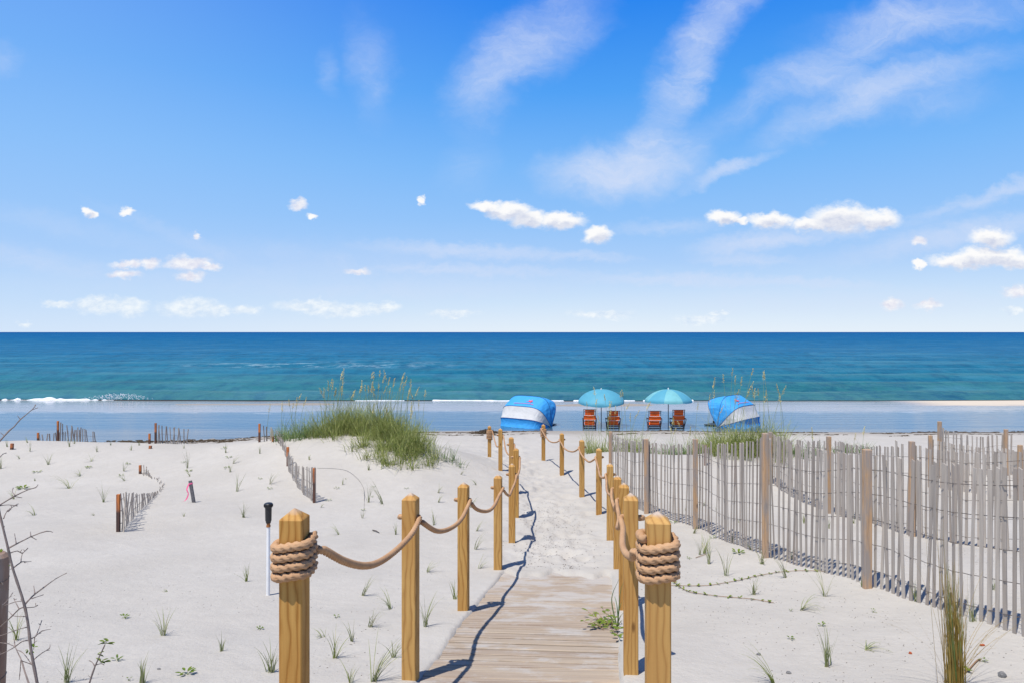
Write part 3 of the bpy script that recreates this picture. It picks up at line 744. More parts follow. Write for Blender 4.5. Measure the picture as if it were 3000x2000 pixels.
# ================================================================== slat fences
def dense(pts, step):
    out = []; pts = [Vector(p) for p in pts]
    for a, b in zip(pts[:-1], pts[1:]):
        n = max(1, int(round((b-a).length/step)))
        for k in range(n): out.append(a.lerp(b, k/n))
    out.append(pts[-1]); return out
def slat_fence(line, posts, height, label, group=None, wires=(.15, .38, .6, .83, 1.05), pitch=.084, sag=.05, leanamt=.02, post_mat=None, post_w=.070, embed=.0, top_prof=None, abstop=None, ztopf=None, dead=0.02, cat='fence', wave=.012, detail=True):
    """line: ground track (x, y); posts: list of (x, y, visible height[, lean x, lean y]); heights above the sand"""
    L = [Vector((p[0], p[1], 0)) for p in line]
    L = catmull([Vector((p[0], p[1], 0)) for p in line], pitch) if len(line) > 2 else dense(L, pitch)
    # resample at even pitch
    acc = [L[0]]; left = pitch
    for a, b in zip(L[:-1], L[1:]):
        seg = (b-a).length; pos = 0.0
        while seg-pos >= left: 
            pos += left; acc.append(a.lerp(b, pos/seg)); left = pitch
        left -= (seg-pos)
    L = acc
    x0, y0 = posts[0][0], posts[0][1]
    root = empty('slat_fence', (x0, y0, hz(x0, y0)), label, cat, group); inv = root.location
    mb = MB(); tones = []; n = len(L); tops = []
    pp = [Vector((p[0], p[1], 0)) for p in posts]
    for i, p in enumerate(L):
        tdir = (L[min(i+1, n-1)]-L[max(i-1, 0)]).normalized()
        nrm = Vector((-tdir.y, tdir.x, 0))
        dmin = min((p-q).length for q in pp); sg = sag*sm(np.array(dmin), 0., 1.0)
        g_ = hz(p.x, p.y); hh = height-float(sg)+random.uniform(-.014, .014)
        if top_prof: hh = top_prof(i/max(1, n-1))+random.uniform(-.01, .01)
        if abstop:
            ds_ = [((p-pp[k_]).length, k_) for k_ in range(len(pp))]; ds_.sort(); (d1, k1), (d2, k2) = ds_[:2] if len(ds_) > 1 else (ds_[0], ds_[0])
            z1 = hz(pp[k1].x, pp[k1].y)+posts[k1][2]; z2 = hz(pp[k2].x, pp[k2].y)+posts[k2][2]; f_ = d1/max(d1+d2, 1e-6)
            zt = (z1*(1-f_)+z2*f_)-abstop-sag*math.sin(math.pi*f_)*1.0
            hh = zt-g_+random.uniform(-.016, .016)
        if ztopf: hh = ztopf(i/max(1, n-1))-g_+random.uniform(-.012, .012)
        tops.append(hh)
        if hh < .02 or random.random() < dead: continue
        p = p+nrm*(wave*math.sin(i*.9)+random.uniform(-.004, .004))
        lx = random.gauss(0, leanamt); ln_ = random.gauss(0, leanamt*.6)
        a = Vector((p.x, p.y, g_-.03)); b = Vector((p.x+tdir.x*lx*hh+nrm.x*ln_, p.y+tdir.y*lx*hh+nrm.y*ln_, g_+hh))
        w = random.uniform(.025, .034); th = .008; tw = random.gauss(0, .12)
        td = (tdir*math.cos(tw)+nrm*math.sin(tw)); nd = Vector((-td.y, td.x, 0))
        vs = []
        for q in (a, a.lerp(b, .5)+nrm*random.gauss(0, .004), b):
            for sx_, sy_ in ((-1,-1),(1,-1),(1,1),(-1,1)): vs.append(q+td*sx_*w/2+nd*sy_*th/2-inv)
        if random.random() < .4: vs[8].z += .012; vs[11].z += .012
        mb.add(vs, [(3,2,1,0),(8,9,10,11)]+[(r_*4+k, r_*4+(k+1) % 4, r_*4+4+(k+1) % 4, r_*4+4+k) for r_ in range(2) for k in range(4)])
        tones += [min(1, max(0, random.gauss(.5, .3)))]*12
    o = mb.build('slat_panel', SLAT, root)
    a_ = o.data.attributes.new('tone', 'FLOAT', 'POINT'); a_.data.foreach_set('value', tones)
    if detail:
        for hw in wires:
            if hw > height+.05: continue
            mb = MB(); pa = []; pb = []
            def flush():
                if len(pa) > 3: mb = MB(); mb.tube(list(pa), .0028, 4); mb.build('wire', WIRE, root)
                pa.clear()
            for i, p in enumerate(L):
                if tops[i] < hw+.02: flush(); continue
                tdir = (L[min(i+1, n-1)]-L[max(i-1, 0)]).normalized(); nrm = Vector((-tdir.y, tdir.x, 0))
                dmin = min((p-q).length for q in pp); sg = float(sag*sm(np.array(dmin), 0., 1.0))
                q = Vector((p.x, p.y, hz(p.x, p.y)+hw-sg))-inv+nrm*(wave*math.sin(i*.9))
                pa.append(q+nrm*.010*(1 if i % 2 else -1))
                if i < n-1:
                    pass
            flush()
    for pst in posts:
        x, y, hv = pst[:3]; lx, ly = (pst[3], pst[4]) if len(pst) > 3 else (0, 0)
        mb = MB(); g_ = hz(x, y); w = post_w
        a = Vector((x, y, g_-.25)); b = Vector((x+lx, y+ly, g_+hv))
        mb.bar(a-a, b-a, w*.95, w*.8, up=(0, 1, 0))
        q = mb.build('fence_post', post_mat or FPOST, root, loc=a-inv)
        bv = q.modifiers.new('bevel', 'BEVEL'); bv.width = .006; bv.segments = 2
    return root
def gp(px, py):
    v = G(px, py); return (v.x, v.y)
# main fence to the right of the path
fpix = [(1792,1478,13.2,1.25),(1897,1502,11.0,1.22),(2041,1530,9.75,1.2),(2247,1601,7.8,1.3),(2547,1705,6.1,1.2)]
mainposts = []
for (px, py, Y, h_) in fpix:
    X_ = (px-1500)/F*Y; topz = {1792:1263,1897:1284,2041:1284,2247:1267,2547:1314}[px]
    tz = CAMZ-(topz-973)/F*Y; mainposts.append((X_-.02, Y, tz-hz(X_, Y)))
mainposts += [(3.50, 4.15, 1.22), (3.72, 2.4, 1.22)]
slat_fence([(p[0]+.06, p[1]) for p in mainposts], mainposts, 1.17, 'long wavy grey slat and wire fence closest to the path on the right', 'slat fences on the right', sag=.055, dead=0.01, abstop=.045, pitch=.074)
def tops(lst):
    out = []
    for X_, Y_, tpy in lst: out.append((X_, Y_, CAMZ-(tpy-973)/F*Y_-hz(X_, Y_)))
    return out
sp2 = tops([(5.03, 13.3, 1264), (5.15, 11.1, 1277), (5.27, 9.0, 1291), (5.85, 7.6, 1302), (6.2, 6.3, 1320)])
slat_fence([(p[0]+.05, p[1]) for p in sp2], sp2, 1.13, 'grey slat fence standing behind the long wavy fence on the right', 'slat fences on the right', sag=.06, dead=.01, abstop=.06, pitch=.066)
sp3 = tops([(8.15, 13.3, 1274), (9.08, 12.2, 1302), (10.1, 11.2, 1320)])
slat_fence([(p[0]+.05, p[1]) for p in sp3], sp3, 1.05, 'third grey slat fence from the path, behind two others at right', 'slat fences on the right', sag=.05, dead=.01, abstop=.08, pitch=.066)
sp4 = tops([(8.77, 14.0, 1233), (10.13, 14.0, 1256), (11.9, 13.8, 1262)])
slat_fence([(p[0]+.03, p[1]+.05) for p in sp4], sp4, 1.22, 'farthest slat fence at right, its thin pickets against the beach', 'slat fences on the right', sag=.10, dead=.02, abstop=.12, pitch=.07)
# lone post behind the clump
mb = MB(); v = G(2066, 1362)
mb.bar((0,0,-.3), (.01,0,.44), .05, .05); q = mb.build('wooden_stake', OLDW, loc=v); tag(q, 'short dark wooden stake in the sand behind the long wavy fence', 'stake')

# half-buried fences on the left dune
def C1(x, y): return (700+x/1.96, 1200+y/1.96)
def C2(x, y): return (x/3.36, 1150+y/3.36)
def C3(x, y): return (x/2.94, 1500+y/2.94)
def C4(x, y): return (1700+x/2.851, 1200+y/2.851)
def C5(x, y): return (2200+x/1.96, 1200+y/1.96)
line = [gp(*C1(440, 532)), gp(*C1(385, 495)), gp(*C1(330, 430)), gp(*C1(290, 350)), gp(*C1(283, 300)), gp(*C1(255, 230)), gp(*C1(225, 185))]
v0 = G(*C1(433, 532)); v1 = G(*C1(281, 320)); v2 = G(*C1(193, 182)); 
def hpx(v, npx): return npx/F*v.y
posts = [(v0.x, v0.y, hpx(v0, 200/1.96)), (v1.x, v1.y, hpx(v1, 108/1.96))]
slat_fence(line, posts, .6, 'half buried slat fence curving down the dune in front of the sea oats', 'half buried slat fences on the left', wires=(.1, .3, .5), pitch=.075, sag=.0, leanamt=.03, post_mat=FPOSTO, post_w=.052,
           top_prof=lambda u: hpx(v0, 205/1.96)*(1-.35*min(1, u/.25)) if u < .25 else max(.16, hpx(v0, 205/1.96)*.65*(1-(u-.25)*1.0)))
va = G(*C1(118, 184)); vb = G(*C1(195, 182)); vc = G(*C1(228, 180))
slat_fence([(va.x+.12, va.y), ((va.x+vb.x)/2, va.y+.1), (vb.x+.1, vb.y), (vc.x+.2, vc.y-.2)], [(va.x, va.y, hpx(va, 106/1.96)), (vb.x, vb.y, hpx(vb, 30/1.96))], .6, 'short slat fence with tall dark post left of the sea oats clump', 'half buried slat fences on the left',
           wires=(.12, .35), pitch=.09, sag=0, leanamt=.03, post_mat=FPOSTO, post_w=.052, top_prof=lambda u: hpx(va, 90/1.96)*(1-.62*u))
# curved fence at left
l2 = [gp(*C2(1200, 1360)), gp(*C2(1300, 1245)), gp(*C2(1400, 1130)), gp(*C2(1500, 1040)), gp(*C2(1575, 955)), gp(*C2(1580, 890)), gp(*C2(1520, 845)), gp(*C2(1400, 795))]
w0 = G(*C2(1165, 1366)); hh0 = hpx(w0, 370/3.36)
slat_fence([(w0.x+.07, w0.y)]+l2, [(w0.x, w0.y, hh0)], .56, 'nearest half buried slat fence on the left, sinking into the sand as it curves', 'half buried slat fences on the left', wires=(.12, .30, .46), pitch=.082, sag=0, leanamt=.05,
           post_mat=FPOSTO, post_w=.05, dead=.06, top_prof=lambda u: hh0*1.0*(1-u/.62)+.03 if u < .6 else .04)
w1 = G(*C2(1380, 795)); h1 = hpx(w1, 85/3.36)
slat_fence([(w1.x+.08, w1.y), gp(*C2(1430, 800)), gp(*C2(1500, 835))], [(w1.x, w1.y, h1)], .3, 'low stub of slat fence almost buried behind the nearest left fence', 'half buried slat fences on the left', wires=(.08,), pitch=.09, sag=0, post_mat=FPOSTO, post_w=.052,
           top_prof=lambda u: h1*(1-.8*u))
# far fences seen against the water: they stand behind the crest on the beach
for (pxp, ytop, ybot, xr, hr, lab, Yf) in [(C2(375, 390), C2(0, 390)[1], C2(0, 500)[1], C2(555, 0)[0], .62, 'small slat fence at far left against the water, left of the taller post', 18.6),
                                    (C2(570, 275), C2(0, 275)[1], C2(0, 490)[1], C2(715, 0)[0], .75, 'slat fence with tall dark orange post leaning by the water at far left', 18.8),
                                    (C2(1532, 295), C2(0, 295)[1], C2(0, 500)[1], C2(1670, 0)[0], .75, 'slat fence panel with two orange posts on the dune crest at left', 18.2)]:
    X0 = (pxp[0]-1500)/F*Yf; X1 = (xr-1500)/F*Yf
    g0 = hz(X0, Yf); topz = CAMZ-(ytop-973)/F*Yf; hv = topz-g0
    ps = [(X0, Yf, hv)]
    if 'two orange' in lab: ps.append((X0-.11, Yf-.1, hv*.5))
    if 'small slat' in lab: tp = lambda u, z_=topz: z_-.05
    else: tp = lambda u, z_=topz, k_=(.40 if 'tall dark' in lab else .26): z_-.05-k_*u
    slat_fence([(X0+.06, Yf), ((X0+X1)/2, Yf+.40), (X1, Yf+1.05)], ps, hv, lab, 'half buried slat fences on the left', wires=(.25, .5), pitch=.085, sag=0, leanamt=.05, post_mat=FPOSTO, post_w=.052, ztopf=tp)
for (cx_, cy_, h_, lab) in [(C2(112, 555)[0], C2(112, 555)[1], 58/3.36, 'orange stub of a buried fence post at the far left edge of the dune'), (C2(1473, 548)[0], C2(0, 548)[1], 30/3.36, 'tiny orange stub of a post below the fence with two posts')]:
    v = G(cx_, cy_); mb = MB(); mb.bar((0,0,-.2), (.02,0,hpx(v, h_)), .06, .05); q = mb.build('post_stub', FPOSTO, loc=v); tag(q, lab, 'post stub', 'buried post stubs')
# twisted loose wire on the mound
pts = [C1(450, 335), C1(540, 337), C1(620, 350), C1(680, 395), C1(715, 450), C1(720, 520), C1(718, 575)]
mb = MB(); mb.tube(catmull([G(*p)+Vector((0, 0, .006)) for p in pts], .1), .0028, 5); q = mb.build('loose_wire', STAKEM); tag(q, 'thin loose wire curling over the sand from the curved fence end', 'wire')

# weathered post at the very left edge
mb = MB(); Yp = 2.3; tp_ = P(-17, 1618, Yp)
mb.tube([Vector((-.03, 0, -.9)), Vector((0, 0, -.02)), Vector((.003, 0, -.008)), Vector((.004, 0, 0))], [.044, .043, .040, .028], 14)
wp = empty('weathered_post', (tp_.x, tp_.y, tp_.z-.9), 'grey weathered round post with wire at the left edge, behind bare shrub', 'post')
q = mb.build('post_body', OLDW, wp, smooth=False, loc=(0, 0, .9))
mb = MB()
for zz in (-.092, -.42):
    mb.tube([Vector((.046*math.cos(a)-.004+zz*.03, .046*math.sin(a), zz+.004*math.sin(2*a))) for a in np.linspace(0, 6.28, 20)], .0022, 5)
    mb.tube([Vector((.043+zz*.03, -.02, zz)), Vector((.055+zz*.03, -.03, zz-.004)), Vector((.053+zz*.03, -.03, zz-.025)), Vector((.045+zz*.03, -.03, zz-.02))], .0015, 5)
mb.build('wire', WIRE, wp, loc=(0, 0, .9))

# ================================================================== sprinkler riser and survey stake
v = G(*C3(2312, 712)); hh = hpx(v, 0)
ztop = CAMZ-(1471-973)/F*v.y; Hs = ztop-v.z; u_ = v.y/F
root = empty('sprinkler_riser', v, 'white upright sprinkler pipe with black head standing in sand behind left post', 'sprinkler')
zc0 = CAMZ-(C3(0, 120)[1]-973)/F*v.y-v.z; zc1 = CAMZ-(C3(0, 90)[1]-973)/F*v.y-v.z
mb = MB(); mb.tube([(-.004,0,-.15), (0,0,zc0)], .0165, 16); mb.build('pipe', PVC, root, smooth=False)
mb = MB(); mb.tube([(0,0,zc0-.004), (0,0,zc0+.012)], .020, 16); mb.tube([(0,0,zc0+.012), (0,0,zc1)], .0165, 16); mb.build('collar', RUST, root)
mb = MB(); mb.tube([(0,0,zc1), (0,0,zc1+.02), (0,0,zc1+.025), (0,0,Hs-.045)], [.022, .026, .029, .031], 18)
mb.tube([(0,0,Hs-.045), (0,0,Hs-.035), (0,0,Hs-.012), (0,0,Hs-.004), (0,0,Hs)], [.036, .040, .040, .034, .022], 18)
for k in range(18):
    a = k*2*math.pi/18; mb.box((.040*math.cos(a), .040*math.sin(a), Hs-.024), (.006, .004, .02), Matrix.Rotation(a, 3, 'Z'))
mb.build('sprinkler_head', BLACKP, root)
v = G(*C2(1915, 1078)); tp_ = P(*C2(1872, 862), v.y)
root = empty('survey_stake', v, 'grey leaning stake tied with pink ribbon standing on the left dune', 'stake')
dv = tp_-v
mb = MB(); mb.bar((-dv.x*.1, 0, -.12), dv, .052, .03, up=(0, 1, 0)); mb.build('stake_body', STAKEM, root)
mb = MB(); c_ = dv*.87; mb.bar(dv*.84, dv*.90, .062, .038, up=(0, 1, 0))
w_ = .012
pth = [c_+Vector((-.02,-.022,0)), c_+Vector((-.045,-.05,-.10)), dv*.45+Vector((-.05,-.06,0)), dv*.2+Vector((-.10,-.07,-.01)), Vector((-.20,-.08,.02))]
pth = catmull(pth, .03); vs = []; 
for i, p in enumerate(pth): vs += [p+Vector((-w_-.006*math.sin(i), 0, -.004)), p+Vector((w_, .004*math.sin(i*1.3), .004))]
mb.add(vs, [(2*i, 2*i+1, 2*i+3, 2*i+2) for i in range(len(pth)-1)]); mb.build('ribbon', PINK, root)

# ================================================================== beach furniture
WY = 31.9
def umbrella(px, tilt_x, tilt_y, lab, mat_a, mat_b, tip_py, rot):
    X_ = (px-1500)/F*WY; tz = CAMZ-(tip_py-973)/F*WY
    root = empty('beach_umbrella', (X_, WY, 0), lab, 'umbrella', 'blue beach umbrellas')
    mb = MB(); mb.tube([(0,0,-.4), (0,0,tz-.08)], .019, 10); mb.build('pole', DARKM, root)
    T = Matrix.Rotation(tilt_x, 3, 'X') @ Matrix.Rotation(tilt_y, 3, 'Y') @ Matrix.Rotation(rot, 3, 'Z')
    Rr = 1.10; Hd = .50; ctr = Vector((0, 0, tz-.05))
    for which, mat in ((0, mat_a), (1, mat_b)):
        vs = []; fs = []
        for s_ in range(8):
            if s_ % 2 != which: continue
            b0 = len(vs); na, nrr = 10, 12
            for j in range(nrr+3):
                for i in range(na+1):
                    a = (s_+i/na)*math.pi/4; q = i/na; sc = math.sin(q*math.pi)
                    if j <= nrr:
                        r_ = j/nrr; rad = Rr*math.sin(r_*.92)/math.sin(.92); zz = -Hd*(1-math.cos(r_*.92))/(1-math.cos(.92))
                        rad *= 1-.045*sc*r_; zz -= -.018*sc*r_
                    else:
                        kk = j-nrr; rad = Rr*(1-.045*sc)+.004*kk; zz = -Hd+.018*sc-kk*(.040+.022*sc)
                    vs.append(ctr+T @ Vector((rad*math.cos(a), rad*math.sin(a), zz)))
            for j in range(nrr+2):
                for i in range(na):
                    A = b0+j*(na+1)+i; fs.append((A, A+1, A+na+2, A+na+1))
        mk('canopy', vs, fs, mat, root, smooth=True)
    mb = MB()
    for s_ in range(8):
        a = s_*math.pi/4
        pts = [ctr+T @ Vector((Rr*.995*math.sin(r_*.92)/math.sin(.92)*math.cos(a), Rr*.995*math.sin(r_*.92)/math.sin(.92)*math.sin(a), -Hd*(1-math.cos(r_*.92))/(1-math.cos(.92))-.012)) for r_ in np.linspace(0, 1, 8)]
        mb.tube(pts, .005, 5)
        mb.tube([ctr+T @ Vector((0,0,-Hd*.95)), pts[4]], .004, 4)
    mb.build('ribs', DARKM, root)
    mb = MB(); mb.tube([ctr+T @ Vector((0,0,-.005)), ctr+T @ Vector((0,0,.02)), ctr+T @ Vector((0,0,.06)), ctr+T @ Vector((0,0,.075))], [.028, .03, .018, .004], 10); mb.build('finial', STRAP, root)
umbrella(1440+1800/5.6, R(7), R(-1), 'blue beach umbrella tilted toward the dunes, the left one of the pair', AQUA, AQUA, 1137, R(10))
umbrella(1840+660/5.6, R(-1), R(0), 'paler turquoise beach umbrella standing level, right of the tilted one', AQUA, AQUA2, 1136, R(22.5))

def chair(px, top_py, lab, rz=0.0, mirror=1):
    X_ = (px-1500)/F*WY; H = CAMZ-(top_py-973)/F*WY
    root = empty('beach_chair', (X_*(WY-.62)/WY, WY-.62, 0), lab, 'beach chair', 'orange beach chairs'); root.rotation_euler = (0, 0, rz)
    w = .27; lean = .10
    def bp(x, z, off=0): return Vector((x, -lean*z/H*.75+off, z))        # the back leans towards the dunes
    mb = MB()
    for s_ in (-1, 1): mb.bar(bp(s_*w, .02), bp(s_*w, H), .026, .026)
    mb.bar(bp(-w-.03, H-.01), bp(w+.03, H-.01), .022, .03); mb.bar(bp(-w, H-.10), bp(w, H-.10), .018, .022)
    mb.bar(bp(-w, .16), bp(w, .16), .022, .03); mb.build('back_frame', CHAIRW, root)
    def sheet(name, x0, z0, z1, mat, off, sagx=.02, par=root):
        vs = []; fs = []; n, m_ = 6, 8
        for j in range(m_+1):
            for i in range(n+1):
                u = i/n*2-1; p = bp(u*x0, z0+(z1-z0)*j/m_, off); p.y += sagx*(1-u*u)*math.sin(j/m_*math.pi)
                vs.append(p)
        k0 = len(vs); vs += [v+Vector((0, .006, 0)) for v in vs]
        for j in range(m_):
            for i in range(n):
                a = j*(n+1)+i; fs.append((a, a+1, a+n+2, a+n+1)); fs.append((k0+a, k0+a+n+1, k0+a+n+2, k0+a+1))
        return mk(name, vs, fs, mat, par, smooth=True)
    sheet('sling_back', w*.80, .17, H-.005, ORANGE, -.004)
    sheet('back_pocket', w*.97, H*.47, H*.70, ORANGE, -.030, .0)
    for zz in (H*.70, H*.465):
        mb = MB(); mb.tube([bp(-w*.99, zz, -.045), bp(0, zz-.008, -.050), bp(w*.99, zz, -.045)], .0085, 6); mb.build('strap', STRAP, root)
    # seat, legs and arms on the sea side
    sh = .20
    mb = MB()
    for s_ in (-1, 1): mb.bar((s_*w*.96, -.06, sh-.05), (s_*w*.96, .52, sh+.05), .035, .028)
    mb.bar((-w, .50, sh+.05), (w, .50, sh+.05), .028, .03); mb.build('seat_frame', CHAIRW, root)
    vs = []; 
    for j in range(7):
        for i in range(5): u = i/4*2-1; t_ = j/6; vs.append(Vector((u*w*.78, -.04+.54*t_, sh-.03+.08*t_-.05*math.sin(t_*math.pi))))
    mk('seat', vs, [(j*5+i, j*5+i+1, j*5+i+6, j*5+i+5) for j in range(6) for i in range(4)], ORANGE, root, smooth=True)
    for s_ in (-1, 1):
        mb = MB(); mb.bar((s_*(w+.035), -.16, .47), (s_*(w+.035), .36, .44), .024, .055); mb.build('armrest', CHAIRW, root)
        mb = MB(); mb.bar((s_*(w+.03), .34, .44), (s_*(w+.03), .05, -.12), .024, .032); mb.build('leg', CHAIRW, root)
        mb = MB(); mb.bar((s_*(w+.03), -.22, .46), (s_*(w+.005), -.02, .10), .022, .03); mb.bar((s_*w, -.16, -.10), (s_*w, .44, .22), .024, .03); mb.build('leg', CHAIRW, root)
    mb = MB(); mb.bar((-w, .05, .02), (w, .05, .02), .02, .035); mb.bar((-w, .0, .10), (w, .0, .10), .02, .05); mb.build('stretcher', CHAIRW, root)
chair(1440+1610/5.6, 1193, 'orange beach chair in shallow water left of the tilted umbrella pole', R(-3))
chair(1440+2000/5.6, 1197, 'orange beach chair in shallow water right of the tilted umbrella pole', R(2))
chair(1840+435/5.6, 1197, 'orange beach chair in shallow water left of the level umbrella pole', R(-2))
chair(1840+825/5.6, 1194, 'orange beach chair in shallow water right of the level umbrella pole', R(3))

def cabana(px0, px1, top_py, face, lab, rot):
    """hooded shell of bent ribs that all meet at two hinges; face = +1: hood opens to the right"""
    Xc = ((px0+px1)/2-1500)/F*WY
    root = empty('beach_cabana', (Xc, WY+.7, 0), lab, 'cabana', 'folding blue and white beach cabanas'); root.rotation_euler = (0, 0, rot)
    w, Rd = 1.15, 1.38
    Hh = CAMZ-(top_py-973)/F*(WY+.3)
    def rib(th, u, infl=1.0):
        # u 0..1 from hinge to hinge ; rounded-rectangle bow
        a = u*math.pi; c_, s_ = math.cos(a), math.sin(a); e = .44
        x = w*(1 if c_ >= 0 else -1)*abs(c_)**e; r_ = Rd*abs(s_)**e*infl
        zz = r_*math.sin(th)*Hh/Rd; yy_ = -r_*math.cos(th)*.9
        return Vector((x*(1+.05*math.sin(th)), yy_, zz-.02))
    def panel(name, t0, t1, mat, nt, pucker, off=0.0):
        vs = []; fs = []; nu = 72
        for j in range(nt+1):
            q = j/nt; th = t0+(t1-t0)*q
            for i in range(nu+1):
                u = i/nu; p = rib(th, u, 1-.045*math.sin(q*math.pi)+off)
                edge_ = 1-abs(math.sin(u*math.pi))
                p += Vector((0, 0, 1))*0
                wr = pucker*(math.sin(q*math.pi))*(.35+.9*edge_)*(math.sin(u*61+2*math.sin(q*5+u*9))*.6+.4*math.sin(u*113+q*7))
                d_ = Vector((p.x*.4, p.y, p.z)); d_.normalize() if d_.length else None
                p += d_*wr
                vs.append(p)
        for j in range(nt):
            for i in range(nu):
                a = j*(nu+1)+i; fs.append((a, a+1, a+nu+2, a+nu+1))
        return mk(name, vs, fs, mat, root, smooth=True)
    ths = [R(1), R(18), R(44), R(82), R(122)]
    panel('skirt_panel', ths[0], ths[1], BLUEF, 10, .024)
    panel('middle_panel', ths[1], ths[2], WHITEF, 10, .016)
    up = panel('upper_panel', ths[2], ths[3], BLUEF, 10, .020)
    panel('hood_panel', ths[3], ths[4], BLUEF, 8, .040)
    for th in ths[1:]:
        mb = MB(); mb.tube([rib(th, u, 1.004) for u in np.linspace(0, 1, 60)], .011, 6, cap=False); mb.build('piping', NAVY, root)
    # seat and floor inside
    mb = MB(); mb.box((0, .05, .18), (1.7, .75, .10)); mb.box((0, .55, .03), (1.95, .5, .03)); mb.build('seat', DARKM, root)
    # printed emblem (a small winged mark over a thin curved line) on the upper panel
    def onp(u, q): 
        p = rib(ths[2]+(ths[3]-ths[2])*q, u, 1-.045*math.sin(q*math.pi)+.022); return p
    mb = MB(); u0 = .5-.03*face
    shape = [(-.030,.42),(-.012,.50),(-.004,.62),(.006,.52),(.024,.60),(.014,.47),(.030,.40),(.008,.42),(-.006,.32),(-.008,.42)]
    vs = [onp(u0+a*.9, b_) for a, b_ in shape]+[onp(u0, .47)]
    mb.add(vs, [(i, (i+1) % len(shape), len(shape)) for i in range(len(shape))])
    arc = [(onp(u0+.06*s_, .17+.05*(1-s_*s_)), onp(u0+.06*s_, .20+.05*(1-s_*s_))) for s_ in np.linspace(-1, 1, 12)]
    vs = [p for ab in arc for p in ab]; mb.add(vs, [(2*i, 2*i+1, 2*i+3, 2*i+2) for i in range(11)])
    mb.build('emblem', MARK, root)
cabana(1475, 1635, 1158, 1, 'blue and white folding cabana left of the umbrellas, its hood opening right', R(-36))
cabana(2076, 2226, 1156, -1, 'blue and white folding cabana right of the umbrellas behind sea oats', R(46))

# ================================================================== plants
def oat_stalk(mbs, mbh, base, h, az, lean, curl, head=.22, drop=1.0):
    p = Vector(base); hd = Vector((math.cos(az), math.sin(az), 0)); a = lean; pts = [p.copy()]; n = 9
    for i in range(n):
        p = p+(hd*math.sin(a)+Vector((0,0,1))*math.cos(a))*h/n; a += curl/n*(1+i/n); pts.append(p.copy())
    mbs.tube(pts, [.0042]*4+[.0034]*3+[.0024]*3, 4)
    # seed head: flat drooping spikelets
    k = int(head*110)
    tip = pts[-1]; d_ = (pts[-1]-pts[-2]).normalized()
    for i in range(k):
        t_ = i/k; q = tip-d_*head*(1-t_)*.9+Vector((0,0,0))
        aa = random.uniform(0, 6.28); out = Vector((math.cos(aa), math.sin(aa), random.uniform(-.2, .9)))+hd*.7*drop+d_*.8
        L_ = random.uniform(.035, .06)*(1.25-t_*.7)
        mbh.leaf(q+d_*random.uniform(-.01, .01), out, L_, .016, cup=.3)
def clump(name, label, bases, nblades, blen, nstalk, slen, mat, stalk_bases=None, bw=.0095, group=None, cat='sea oats', leansd=.28, curl=(0.3, 1.5)):
    b0 = bases[0]; root = empty(name, b0, label, cat, group); inv = Vector(b0)
    mb = MB()
    tus = []
    for i in range(max(6, nblades//34)):
        k = random.random()*(len(bases)-1); j = int(k); b = Vector(bases[j]).lerp(Vector(bases[j+1]), k-j)
        sp_ = bases[j][3] if len(bases[j]) > 3 else .4
        tus.append((b.x+random.gauss(0, .30), b.y+random.gauss(0, .36), random.choice([.45, .6, .75, .9, 1.15]), random.uniform(0, 6.28)))
    for i in range(nblades):
        tx, ty, th_, ta = random.choice(tus); x = tx+random.gauss(0, .075); y = ty+random.gauss(0, .075)
        az = math.atan2(y-ty, x-tx)+random.gauss(0, .7) if random.random() < .75 else ta+random.gauss(0, .5)
        mb.blade(Vector((x, y, hz(x, y)-.01))-inv, az, blen*th_*random.uniform(.45, 1.35), bw*random.uniform(.7, 1.4), abs(random.gauss(.12, leansd)), random.uniform(*curl)*1.15, 6, random.uniform(-1, 1))
    mb.build('leaves', mat, root)
    ms, mh = MB(), MB()
    sb_ = stalk_bases or bases
    for i in range(nstalk):
        k = random.random()*(len(sb_)-1); j = int(k); b = Vector(sb_[j]).lerp(Vector(sb_[j+1]), k-j)
        x = b.x+random.gauss(0, .22); y = b.y+random.gauss(0, .25)
        ms, mh = MB(), MB()
        oat_stalk(ms, mh, Vector((x, y, hz(x, y)))-inv, slen*random.uniform(.72, 1.12), random.choice([random.gauss(.2, .7), random.uniform(0, 6.28)]), random.uniform(0, .10), random.uniform(0.02, .32), random.uniform(.18, .30))
        so_ = ms.build('stalk', STALK, root); mh.build('seed_head', SEED, so_)
    return root, inv
# big clump on the mound, left of the path: one plant patch made of three overlapping clumps
def bl(pts):
    out = []
    for x, y in pts:
        v_ = G(x*K, y*K); e_ = 0
        while v_.y > 17.6 and e_ < 25: e_ += 1; v_ = G(x*K, y*K+e_)
        out.append(tuple(v_))
    return out
lineA = bl([(650,1001),(690,1003),(735,1003)]); lineB = bl([(735,1003),(780,1000),(830,1001),(880,1003),(915,1008)]); lineC = bl([(870,1012),(905,1022),(935,1040),(955,1048)])
# give the crest grass some depth behind the brow
lineA = [(x, y+.35, z) for x, y, z in lineA]; lineB2 = [(x, y+.55, z) for x, y, z in lineB]
clump('sea_oats', 'loose left end of the big sea oats patch beside the slat fence', lineA, 800, .60, 9, 1.25, GRASSD, group='sea oats on the left mound', leansd=.25)
clump('sea_oats', 'dense tall middle of the big sea oats patch on the mound', lineB2, 4300, .80, 42, 1.45, GRASS, group='sea oats on the left mound', leansd=.28)
clump('sea_oats', 'low leafy right end of the sea oats patch spilling down the mound', lineC, 2500, .62, 6, 1.1, GRASS, group='sea oats on the left mound', leansd=.4)
clump('sea_oats', 'thin straggling grass lying flat right of the big sea oats patch', bl([(965,1050),(1000,1052),(1030,1052)]), 130, .55, 0, 1, GRASSD, group='sea oats on the left mound', leansd=.8, curl=(.2, .9))
